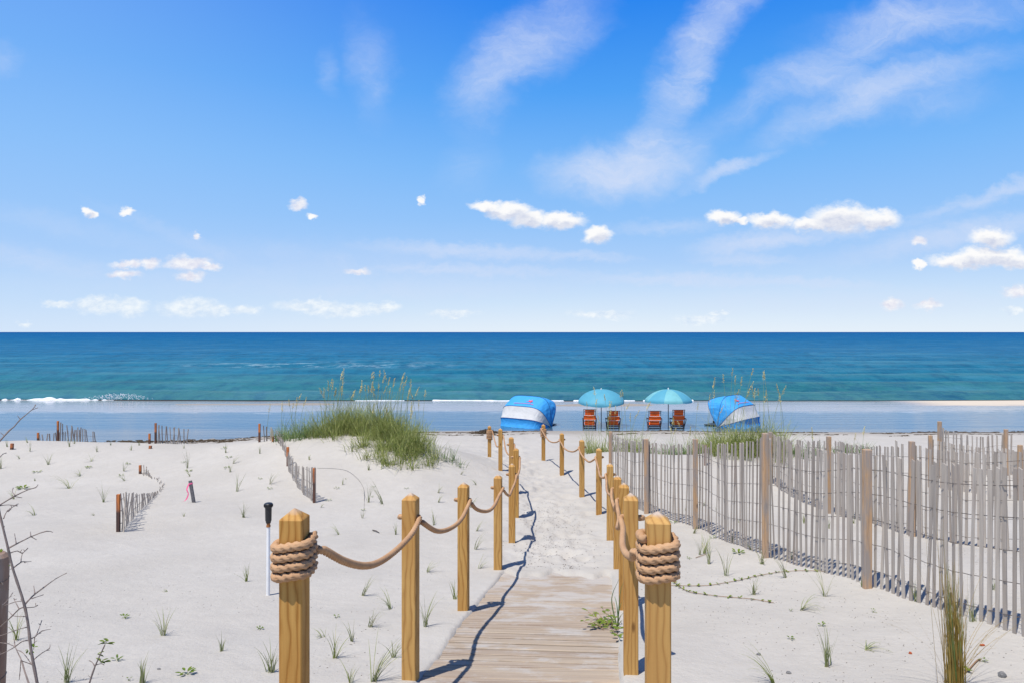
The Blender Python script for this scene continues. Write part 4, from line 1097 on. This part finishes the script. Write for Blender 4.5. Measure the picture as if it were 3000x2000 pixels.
# right clumps
c1 = [tuple(p) for p in (G(1735, 1322), G(1790, 1325), G(1840, 1322), G(1880, 1318))]
clump('sea_oats', 'sea oats clump left of the first fence post, in front of the tilted umbrella', c1, 1000, .66, 18, 1.5, GRASS, group='sea oats on the right')
c2 = [tuple(p) for p in (G(2070, 1325), G(2140, 1330), G(2210, 1330), G(2250, 1328))]
clump('sea_oats', 'tall sea oats clump in front of the right cabana, heads bending right', c2, 2600, .80, 24, 1.8, GRASS, group='sea oats on the right')
c3 = [tuple(p) for p in (G(1890, 1325), G(1960, 1330), G(2050, 1332))]
clump('sea_oats', 'sparse low sea oats seen through the fence between two denser clumps', c3, 600, .45, 6, 1.0, GRASSD, group='sea oats on the right')
c4 = [tuple(p) for p in (G(2270, 1330), G(2350, 1330), G(2440, 1328), G(2560, 1325))]
clump('sea_oats', 'low grass behind the slat fence right of the tall sea oats', c4, 800, .38, 3, .7, GRASSD, group='sea oats on the right')

# ------------------------------------------------------------------ labels for the many sprigs
LM = [(863,1560,'coiled left post'),(1203,1500,'second left post'),(1203,1900,'foot of second left post'),(1358,1560,'third left post'),(1375,1800,'foot of third left post'),(1459,1520,'fourth left post'),(1500,1560,'fifth left post'),
      (788,1500,'black sprinkler head'),(788,1700,'foot of the sprinkler pipe'),(565,1440,'stake with pink ribbon'),(360,1520,'nearest left slat fence'),(415,1375,'fence stub'),(920,1420,'curved fence end'),(845,1330,'curved fence'),
      (770,1250,'fence at the sea oats'),(450,1260,'fence with two posts'),(160,1260,'far left fence'),(1050,1300,'sea oats mound'),(1280,1340,'flat straggling grass'),(80,1700,'bare shrub'),(60,1900,'foot of the bare shrub'),
      (275,1930,'leafy twig'),(1927,1650,'coiled right post'),(1915,1900,'foot of coiled right post'),(2041,1500,'third fence post'),(2247,1600,'fourth fence post'),(2547,1705,'fifth fence post'),(2740,1850,'brown grass clump'),
      (2150,1710,'creeping vine'),(2050,1750,'lower creeping vine'),(1763,1858,'leafy plant on the boardwalk'),(2900,1850,'brick chip'),(2940,1980,'grey stone'),(1434,1260,'farthest left post'),(2400,1960,'bottom right sand'),(600,1960,'bottom left sand')]
used_labels = set()
def place_label(adjs, noun, px, py):
    ds = sorted(LM, key=lambda l: (l[0]-px)**2+((l[1]-py)*1.2)**2)
    def rel(l):
        ddx, ddy = px-l[0], py-l[1]
        if abs(ddx) > abs(ddy)*.9: return 'right of the ' if ddx > 0 else 'left of the '
        return 'in front of the ' if ddy > 0 else 'behind the '
    opts = [f'{a} {noun} {rel(l)}{l[2]}' for l in ds[:3] for a in adjs]
    opts = [f'{adjs[0]} {noun} {rel(ds[0])}{ds[0][2]}']+opts+[f'{adjs[0]} {noun} {rel(a)}{a[2]} and {rel(b)}{b[2]}' for a in ds[:3] for b in ds[1:5] if a is not b]
    for o_ in opts:
        if o_ not in used_labels and len(o_.split()) <= 16: used_labels.add(o_); return o_
    used_labels.add(o_); return o_
# (px, py, height px, lean: -1 left .. 1 right)
T = []
for x, y, h_, ln in [(575,715,70,-.6),(900,715,70,0),(715,1065,110,.35),(870,1145,110,-.5),(755,1245,120,.3),(650,1330,110,.1),(555,1425,170,-.1),(485,1305,70,-.8),(185,1505,160,.1),(890,1420,120,.2),(775,1560,260,.35),(1070,1245,170,.15),(1240,1085,100,0),(1085,930,90,.6),(1365,695,70,.5),
        (1360,800,105,.4),(1380,910,80,.4),(25,615,80,.2),(45,985,110,0),(180,425,90,.5),(745,345,45,0),(825,540,130,-.3),(745,530,100,0),(710,620,50,0),(930,345,50,0),(1145,475,60,.3),(1148,530,60,.3),(595,430,40,0),(1120,660,85,-.2),(1333,560,70,.4),(405,285,30,0),(650,240,45,0),(120,250,45,0),(1275,370,35,.5),(1360,430,45,-.4),(470,560,30,.4),(640,1568,120,-.2)]:
    T.append((*C1(x, y), h_/1.96, ln))
for x, y, h_, ln in [(295,575,100,0),(475,705,120,.2),(900,675,90,-.6),(1220,770,110,.4),(790,820,110,-.8),(685,940,190,-.8),(1230,865,90,-.6),(1020,1075,170,-.1),(335,1205,120,-.5),(345,865,40,0),(955,580,70,0),(1290,565,70,0),(1370,515,45,0),(685,530,100,0),(1090,515,45,0),(1810,545,55,0),(1845,740,160,0),(1870,820,60,-.3),(2220,590,100,0),(2295,695,100,.5),(2265,780,80,0),(2335,970,190,-.1),(190,650,60,-.4),(135,1045,100,-.3),(10,745,130,0),(730,500,50,.1),(70,530,70,0),(1810,1215,45,-.2),(930,1205,45,-.6),(270,490,60,-.3)]:
    T.append((*C2(x, y), h_/3.36, ln))
for x, y, h_, ln in [(1410,1060,200,-.2),(1910,1195,150,0),(580,1470,300,.1),(1225,1470,220,.0),(1450,680,60,-1.2),(135,1100,220,-.1),(2340,1380,170,0),(2105,45,60,-.3)]:
    T.append((*C3(x, y), h_/2.94, ln))
for x, y, h_, ln in [(950,1030,80,.3),(1000,1210,150,-.1),(1075,1285,230,.0),(1035,1200,150,.3),(1220,1385,210,-.2),(1520,1290,150,.2),(1715,1400,220,-.3),(1450,1545,130,-.1),(1760,1245,110,.3),(1265,1110,100,0),(1430,1170,60,-.4),(1030,800,50,0),(1135,850,50,0),(1870,930,60,0),(1330,940,40,0),(880,840,40,.2)]:
    T.append((*C4(x, y), h_/2.851, ln))
for x, y, h_, ln in [(15,1060,110,.1),(425,1070,140,-.2),(285,1150,120,.9),(435,1475,210,.0),(655,1380,120,1.1),(130,1568,190,-.5),(945,1100,130,-.1),(1275,1215,130,0),(640,1015,60,0),(305,650,60,0),(445,680,60,0),(590,650,50,0),(1110,720,50,0),(1395,1035,90,0),(500,795,30,0)]:
    T.append((*C5(x, y), h_/1.96, ln))
GN = {}
for i, (px, py, hp, ln) in enumerate(T):
    v = G(px, py); hm = hpx(v, hp)*1.15
    big = hp > 85; col_ = SPRIG if (i % 6) else GRASS
    adj = 'small' if hp < 30 else ('tall' if hp > 70 else 'thin')
    la = 'bent left' if ln < -.45 else ('bent right' if ln > .45 else 'upright')
    bn = 'grass sprig' if hp < 35 else 'grass tuft'
    region = 'left of the path' if px < 1500 else 'right of the path'
    lab = place_label([f'{adj} {la}', f'{adj} pale {la}', f'{adj} wispy {la}'], bn, px, py)
    mb = MB(); n = max(4, int(5+hp/9+random.random()*4))
    for k in range(n):
        az = random.gauss(0 if ln > 0 else math.pi, .7) if abs(ln) > .25 else random.uniform(0, 6.28)
        le = min(.9, abs(ln)*.6+abs(random.gauss(0, .16)))
        cu = abs(ln)*1.4+random.uniform(0, .7)
        mb.blade((random.gauss(0, .006+.01*hm), random.gauss(0, .006+.01*hm), -.01), az, hm*random.uniform(.5, 1.12)*(1+.35*abs(ln)), random.uniform(.0028, .0052)+v.y*.0002, le, cu, 5, random.uniform(-1, 1))
    q = mb.build('grass_tuft', col_, loc=v); tag(q, lab, 'grass tuft', 'young grass tufts '+region)

# leaf sprigs
SP = [(*C1(560,1193),50),(*C1(115,1258),30),(*C1(175,455),40),(*C1(122,397),35),(*C1(562,452),35),(*C1(715,578),36),(*C1(515,522),40),(*C1(960,452),30),(*C1(775,442),25),(*C1(765,500),25),(*C1(612,397),18),
      (*C2(360,782),60),(*C2(865,736),55),(*C2(1808,686),40),(*C2(1855,772),55),(*C2(2255,637),45),(*C2(2232,738),45),(*C2(230,945),95),(*C2(2210,547),40),(*C2(1260,702),40),(*C2(1190,815),40),
      (*C3(1075,912),75),(*C3(1010,1275),80),(*C3(2245,1008),55),(*C3(1600,1398),110),(*C3(1110,1450),40),
      (*C5(225,1318),60),(*C5(705,1162),40),(*C5(405,1242),60),(*C5(230,1156),30),(*C4(1322,1198),100),(*C4(905,1242),40),(*C4(1110,1070),45),(*C4(780,942),50),(*C5(1335,1445),60)]
SCL = {}
for i, (px, py, wc) in enumerate(SP):
    v = G(px, py); sc = 1.96 if (px, py) in [] else 2.6
    wm = wc/2.6/F*v.y
    mb = MB(); n = 4+int(wc/22)
    for k in range(n):
        a = k*2.4+random.uniform(-.4, .4); r_ = random.uniform(.05, .35)*wm
        mb.leaf((r_*math.cos(a), r_*math.sin(a), .008+random.random()*.012), (math.cos(a), math.sin(a)*.8, random.uniform(.1, .7)), wm*random.uniform(.35, .5), wm*.2)
        mb.tube([(0, 0, -.01), (r_*math.cos(a), r_*math.sin(a), .010)], .0012, 4)
    q = mb.build('leaf_sprig', LEAF, loc=v); tag(q, place_label(['green', 'small green', 'flat green', 'low leafy'], 'leaf sprig in the sand', px, py), 'sprig', 'green leaf sprigs in the sand')

# leafy plant growing over the boardwalk edge
def DK(x, y): return (1100+x/2.94, 1600+y/2.94)
v = G(*DK(2060, 790)); root = empty('leafy_plant', v, 'green leafy plant creeping over the right edge of the boardwalk', 'plant'); ms, ml = MB(), MB()
yb = v.y
for tx_, ty_ in [(1830,700),(1950,690),(2025,690),(2105,745),(2100,815),(1900,795),(1800,808),(1850,800),(2040,800),(1900,740),(1985,770),(1930,720)]:
    px, py = DK(tx_, ty_); gv = G(px, py); e = gv-v
    if abs(gv.x-float(pathx(gv.y))) < .60: e.z += .085
    e.z = e.z+.03+.05*random.random()
    st_ = Vector((random.uniform(-.05, .03), 0, .01)); mid_ = st_.lerp(e, .5)+Vector((0, -.01, .03))
    ms.tube([st_, mid_, e], .0018, 5)
    for k in range(5):
        q = st_.lerp(e, .55+.1*k) if k < 4 else e; a = random.uniform(0, 6.28)
        ml.leaf(q+Vector((0, 0, .006)), (math.cos(a), math.sin(a)*.7, random.uniform(-.05, .5)), random.uniform(.042, .062), random.uniform(.022, .032))
ms.build('stems', STEM, root); ml.build('leaves', LEAF, root)
# long grass at the deck's edge
v = G(*DK(2085, 680)); root = mb = MB()
for tx_, ty_, bend in [(2100,275,.5),(2140,300,.6),(1800,620,1.0),(2060,430,.3),(2150,560,.2),(2120,480,.3),(2170,620,.4)]:
    e = P(*DK(tx_, ty_), v.y)-v; mid_ = Vector((e.x*.35, -.02, e.z*.72+.02*bend))
    if tx_ == 1800: mid_ = P(*DK(1985, 575), v.y)-v
    elif tx_ == 2100: mid_ = P(*DK(2035, 450), v.y)-v
    pts = catmull([Vector((random.uniform(-.01, .01), 0, -.01)), mid_, e], .03)
    vs = []; n = len(pts)
    for i, p in enumerate(pts): w_ = .0045*(1-(i/n)**2)+.0006; vs += [p+Vector((-w_, 0, 0)), p+Vector((w_, .002, .001))]
    mb.add(vs, [(2*i, 2*i+1, 2*i+3, 2*i+2) for i in range(n-1)])
q = mb.build('long_grass', GRASSD, loc=v); tag(q, 'long green arching grass blades beside the boardwalk at the second right post', 'grass')

# creeping vines on the right
def vine(pts, lab, r_=.0028, every=.085):
    P3 = catmull([G(*p)+Vector((0, 0, .008)) for p in pts], .03)
    P3 = [Vector((p.x, p.y, hz(p.x, p.y)+.008)) for p in P3]
    root = empty('creeping_vine', P3[0], lab, 'vine', 'creeping vines on the sand'); inv = P3[0]
    mb = MB(); mb.tube([p-inv for p in P3], r_, 5); mb.build('stem', STEM, root)
    mb = MB(); acc_ = 0
    for a, b in zip(P3[:-1], P3[1:]):
        acc_ += (b-a).length
        if acc_ > every:
            acc_ = 0
            for k in range(random.choice([2, 3, 4])):
                an = random.uniform(0, 6.28); mb.leaf(a-inv, (math.cos(an), math.sin(an), random.uniform(.1, .8)), random.uniform(.022, .042), random.uniform(.014, .022))
    mb.build('leaves', LEAF, root)
vine([C4(760,1470), C4(950,1475), C4(1080,1470), C4(1200,1450), C4(1330,1425), C4(1460,1395), C4(1620,1365), C4(1800,1348), C4(1990,1350), C5(430, 935)], 'long leafy vine creeping from the coiled right post toward the fence')
vine([C4(780,1440), C4(830,1480), C4(900,1520), C4(1000,1540), C4(1180,1562), C5(0, 1090), C5(130, 1110)], 'shorter vine creeping in front of the long leafy one')
vine([C4(1480,1165), C4(1560,1160), C4(1640,1180)], 'short bare runner lying on the sand near the fourth fence post', .003, .3)
vine([C5(1110,1568), C5(1180,1535), C5(1240,1508), C5(1300,1445), C5(1320,1440)], 'woody runner crossing the sand right of the brown grass', .005, .25)

# brown grass clump, right foreground
v = G(2752, 1996); v = Vector((v.x+.01, v.y-.12, hz(v.x+.01, v.y-.12)))
root = empty('brown_grass_clump', v, 'tall dry brown grass clump standing in the right foreground', 'grass clump')
mb = MB(); mg = MB()
for k in range(190):
    a = random.uniform(0, 6.28); L_ = random.choice([random.uniform(.45, .80), random.uniform(.3, .6)]) 
    tgt = mb if random.random() < .72 else mg
    az = math.pi if random.random() < .62 else random.uniform(0, 6.28)
    tgt.blade((random.gauss(0, .022), random.gauss(0, .022), -.02), az, L_, random.uniform(.003, .0065), abs(random.gauss(.0, .045)), random.gauss(.03, .10), 5, random.uniform(-1, 1))
for k in range(26): mb.blade((random.gauss(0, .04), random.gauss(0, .04), -.02), random.choice([0, math.pi])+random.gauss(0, .5), random.uniform(.4, .75), .0022, random.uniform(.1, .4), random.uniform(.4, 1.4), 7, 0)
for k in range(9): mb.blade((random.gauss(-.02, .03), random.gauss(0, .03), -.02), math.pi, random.uniform(.95, 1.22), .003, random.uniform(.03, .1), random.uniform(-.05, .12), 7, 0)
mb.build('dry_blades', BROWNG, root); mg.build('green_blades', GRASSD, root)

# bare shrub, left foreground (stems are solid tapered tubes, about 2 m away)
SY0 = 2.05
root = empty('bare_shrub', P(110, 2080, SY0), 'leafless grey brown shrub with spreading twigs at the left edge', 'shrub'); inv = root.location
mb = MB(); ml = MB()
def br(pts, r0, r1, cv=C3, dep=0.0, dd=.12):
    Q = []
    for i, p in enumerate(pts):
        px, py = cv(*p); Q.append(P(px, py, SY0+dep+dd*i/len(pts))-inv)
    Q = catmull(Q, .02); n = len(Q)
    mb.tube(Q, [r0+(r1-r0)*i/(n-1)+(.0006 if i % 4 == 0 else 0) for i in range(n)], 6)
    for i in range(3, n-1, 5):
        if random.random() < .7:
            d_ = Vector((random.uniform(-1, 1), random.uniform(-.5, .5), random.uniform(-.1, 1))).normalized()
            mb.tube([Q[i], Q[i]+d_*random.uniform(.006, .016)], [.0013, .0007], 5)
br([(330,1560),(320,1470),(270,1200),(240,950),(200,760),(110,480),(60,270),(0,20),(-30,-150)], .0042, .0026, dd=0)
for pts, r0 in [([(75,305),(260,210),(400,160),(455,170)],.0022),([(140,268),(125,180)],.0014),([(265,207),(262,165)],.0016),([(268,207),(315,235)],.0012),([(80,350),(150,330),(190,350),(240,310)],.0016),
        ([(110,480),(185,425),(220,425),(270,420)],.0020),([(180,430),(190,360),(240,305)],.0013),([(210,795),(280,720),(370,650),(480,570),(575,520)],.0026),([(300,695),(290,630)],.0016),([(275,740),(330,722),(372,708)],.0013),
        ([(205,820),(290,815),(325,798)],.0014),([(190,760),(130,770),(40,800)],.0014),([(205,815),(165,830),(100,895),(0,985),(-60,1030)],.0022),([(165,830),(130,765),(120,740)],.0015),([(222,895),(120,890),(75,850)],.0012),
        ([(255,1090),(300,1070),(360,1020),(435,1005)],.0018),([(310,1062),(335,1000),(360,930)],.0016),([(250,1100),(190,1110),(130,1155),(60,1195),(0,1222),(-40,1240)],.0018),([(130,1155),(70,1130),(0,1120)],.0014),
        ([(265,1520),(210,1360),(180,1260),(130,1155),(125,1090)],.0030),([(180,1275),(225,1290),(265,1305)],.0012),([(280,1275),(360,1210),(425,1170),(430,1135)],.0016),([(240,985),(160,1005),(20,1055),(-30,1070)],.0015),
        ([(275,1310),(200,1210),(140,1180)],.0014),([(300,1070),(295,1120),(290,1180)],.0011),([(20,800),(60,760),(110,690)],.0012),([(180,1260),(170,1400),(165,1440)],.0010)]:
    br(pts, r0, .0008, dep=random.uniform(-.04, .06))
for pts, r0 in [([(-30,500),(0,470),(90,370),(140,330),(200,260),(320,160),(350,115)],.0030),([(315,165),(372,145)],.0010),([(-20,1110),(0,1100),(150,1010),(280,950),(350,930),(375,900)],.0024),([(150,1010),(120,970),(130,935)],.0016),([(130,1015),(215,1030)],.0012),
        ([(35,1235),(70,1160),(160,1100),(180,1090)],.0014),([(0,1108),(80,1100),(170,1110)],.0012),([(-10,640),(30,600),(60,590)],.0014),([(80,1160),(105,1140),(110,1130)],.0028)]:
    br(pts, r0, .0010, cv=C2, dep=random.uniform(-.04, .06))
mb.build('branches', BARK, root)
for (x, y) in [(275,1315),(300,1420),(240,1185),(262,1195),(290,1160),(8,345),(96,455)]:
    for k in range(2):
        a = random.uniform(0, 6.28); ml.leaf(P(*C3(x, y), SY0+.02)-inv, (math.cos(a), .2, math.sin(a)), .012, .008)
ml.build('leaves', LEAF, root)
SY0 = 2.35
root = empty('leafy_twig', P(*C3(765, 1500), SY0), 'small forked grey twig with a few green leaves, bottom left', 'twig'); inv = root.location; mb = MB(); ml = MB()
br([(750,1560),(770,1470),(820,1320),(880,1190),(905,1135)], .0034, .0016, dd=0); br([(815,1320),(795,1290),(772,1275)], .002, .001); br([(820,1315),(870,1300),(895,1312)], .0015, .0008)
mb.build('twig_stem', BARK, root)
for (x, y) in [(885,1128),(915,1128),(935,1108),(900,1115),(835,1220),(870,1282),(905,1300),(890,1290),(925,1125)]:
    for k in range(2):
        a = random.uniform(-.4, .6); ml.leaf(P(*C3(x, y), SY0)-inv, (random.choice([-1, 1])*math.cos(a), .3, math.sin(a)), .024, .011)
ml.build('leaves', LEAF, root)

# ================================================================== debris, wrack, stones
def lump(c, s, mat, name, lab, cat, group=None):
    vs = []; fs = []; n = 8
    for j in range(1, 5):
        for k in range(n):
            a = k*2*math.pi/n; e = j/5*math.pi; q = 1+random.uniform(-.22, .22)
            vs.append((s[0]*math.sin(e)*math.cos(a)*q, s[1]*math.sin(e)*math.sin(a)*q, s[2]*math.cos(e)*q))
    for j in range(3):
        for k in range(n): a = j*n+k; b_ = j*n+(k+1) % n; fs.append((a, a+n, b_+n, b_))
    fs.append(tuple(range(n))); fs.append(tuple(range(4*n-1, 3*n-1, -1)))
    o = mk(name, vs, fs, mat, loc=c+Vector((0, 0, s[2]*.5))); return tag(o, lab, cat, group)
lump(G(*C5(1330,1354)), (.018,.011,.009), BRICK, 'brick_chip', 'flat red brick chip on the sand at right', 'brick chip')
lump(G(*C5(915,1402)), (.010,.010,.009), BRICK, 'shell_fragment', 'tiny orange shell fragment left of the brown grass', 'shell')
lump(G(*C5(1445,1533)), (.024,.02,.018), STONE, 'grey_stone', 'rough grey stone in the bottom right corner', 'stone')
lump(G(*C5(215,1512)), (.018,.014,.010), STONE, 'grey_stone', 'smooth grey stone right of the coiled right post foot', 'stone')
lump(G(*C5(45,1408)), (.016,.012,.010), STONE, 'grey_stone', 'small dark stone nearest the coiled right post', 'stone')
lump(G(*C3(2192-0,1222)) if False else G(*C3(1370,1352)), (.012,.008,.006), STONE, 'grey_stone', 'small black pebble at bottom left', 'stone')
mb = MB(); a = G(*C1(768,694)); b2 = G(*C1(806,708)); mb.tube([a+Vector((0,0,.012)), (a+b2)/2+Vector((0,0,.02)), b2+Vector((0,0,.01))], [.008, .009, .004], 6)
q = mb.build('stick', DEBRIS); tag(q, 'short dark stick on the sand left of the second left post', 'stick')
mb = MB(); a = G(*C4(965,1238)); b2 = G(*C4(1050,1212)); mb.tube([a+Vector((0,0,.008)), b2+Vector((0,0,.012))], [.004, .003], 6)
q = mb.build('stick', STEM); tag(q, 'thin reddish stick on the sand below the third fence post', 'stick')
mb = MB()
def fleck(x, y, s):
    z = hz(x, y)+.001; a = random.uniform(0, 6.28); k = random.uniform(.3, .9)
    c_, s_ = math.cos(a), math.sin(a); pts = []
    for (u, w_) in ((-1, 0), (-.3, -k*.6), (.7, -k*.5), (1, .1), (.4, k*.6), (-.5, k*.4)):
        pts.append(Vector((x+(u*c_-w_*s_)*s, y+(u*s_+w_*c_)*s, z)))
    up = Vector((x, y, z+s*.45)); mb.add(pts+[up], [(i, (i+1) % 6, 6) for i in range(6)])
for i in range(2800):
    side = random.random()
    Y_ = 2.9+random.random()**1.4*5
    if side < .38: X_ = random.uniform(-.75*Y_, -.8)
    else: X_ = random.uniform(1.1, .8*Y_)
    if float(vnoise(np.array(X_*1.1), np.array(Y_*1.1+3))) < -.12: continue
    fleck(X_, Y_, random.uniform(.0022, .0072))
for i in range(900):     # bits on the trodden path
    Y_ = random.uniform(7.8, 12.5); X_ = float(pathx(Y_))+random.gauss(-.05, .30); fleck(X_, Y_, random.uniform(.004, .013))
q = mb.build('sand_debris', DEBRIS); tag(q, 'scattered dark flecks of shell and bark on the sand', 'debris', kind='stuff')
# strips of dry seaweed along the water line
mb = MB()
for i in range(1500):
    X_ = random.uniform(-26, 26); base_y = (30.0 if random.random() < .7 else 28.7)-2.9*float(sm(np.array(-X_), 5.5, 15))+.4*math.sin(X_*.33)+.25*math.sin(X_*1.1)
    if float(vnoise(np.array(X_*.35), np.array(30.))) < -.12 and X_ > -8: continue
    Y_ = base_y+random.gauss(0, .10); L_ = random.uniform(.05, .28); a = random.gauss(0, .25)
    p = Vector((X_, Y_, max(hz(X_, Y_), 0)+.006)); e = p+Vector((math.cos(a)*L_, math.sin(a)*L_, 0)); e.z = max(hz(e.x, e.y), 0)+.006
    mb.tube([p, (p+e)/2+Vector((0, 0, .012)), e], random.uniform(.005, .014), 4)
q = mb.build('seaweed_line', WRACK); tag(q, 'dark line of dry seaweed scraps along the water edge', 'seaweed', kind='stuff')
v = G(1425, 1268); mb = MB()
for i in range(420):
    x = random.gauss(0, .34); y = random.gauss(0, .2); zz = max(0, .16*math.exp(-(x/.42)**2-(y/.3)**2))*random.uniform(.3, 1.1)
    a = random.uniform(0, 6.28); L_ = random.uniform(.06, .2); d_ = Vector((math.cos(a), math.sin(a)*.6, random.uniform(-.3, .3)))
    p = Vector((x, y, zz)); mb.tube([p, p+d_*L_*.5+Vector((0, 0, .02)), p+d_*L_], random.uniform(.004, .009), 4)
q = mb.build('seaweed_heap', WRACK, loc=v); tag(q, 'small heap of dark dry seaweed behind the far left coiled post', 'seaweed')
q = None
v = G(*C2(900, 490)); mb = MB()
for i in range(330):
    x = random.uniform(-4.3, 1.2); y = random.gauss(0, .14)+.06*x; zz = .05*random.random()
    a = random.gauss(0, .5); L_ = random.uniform(.08, .25); d_ = Vector((math.cos(a), math.sin(a)*.6, random.uniform(-.1, .1))); p = Vector((x, y, zz+.01))
    mb.tube([p, p+d_*L_*.5+Vector((0, 0, .02)), p+d_*L_], random.uniform(.006, .014), 4)
q = mb.build('seaweed_heap', WRACK, loc=(v.x, 27.15, .05)); tag(q, 'long low bank of dark seaweed at the waterline beyond left fences', 'seaweed')
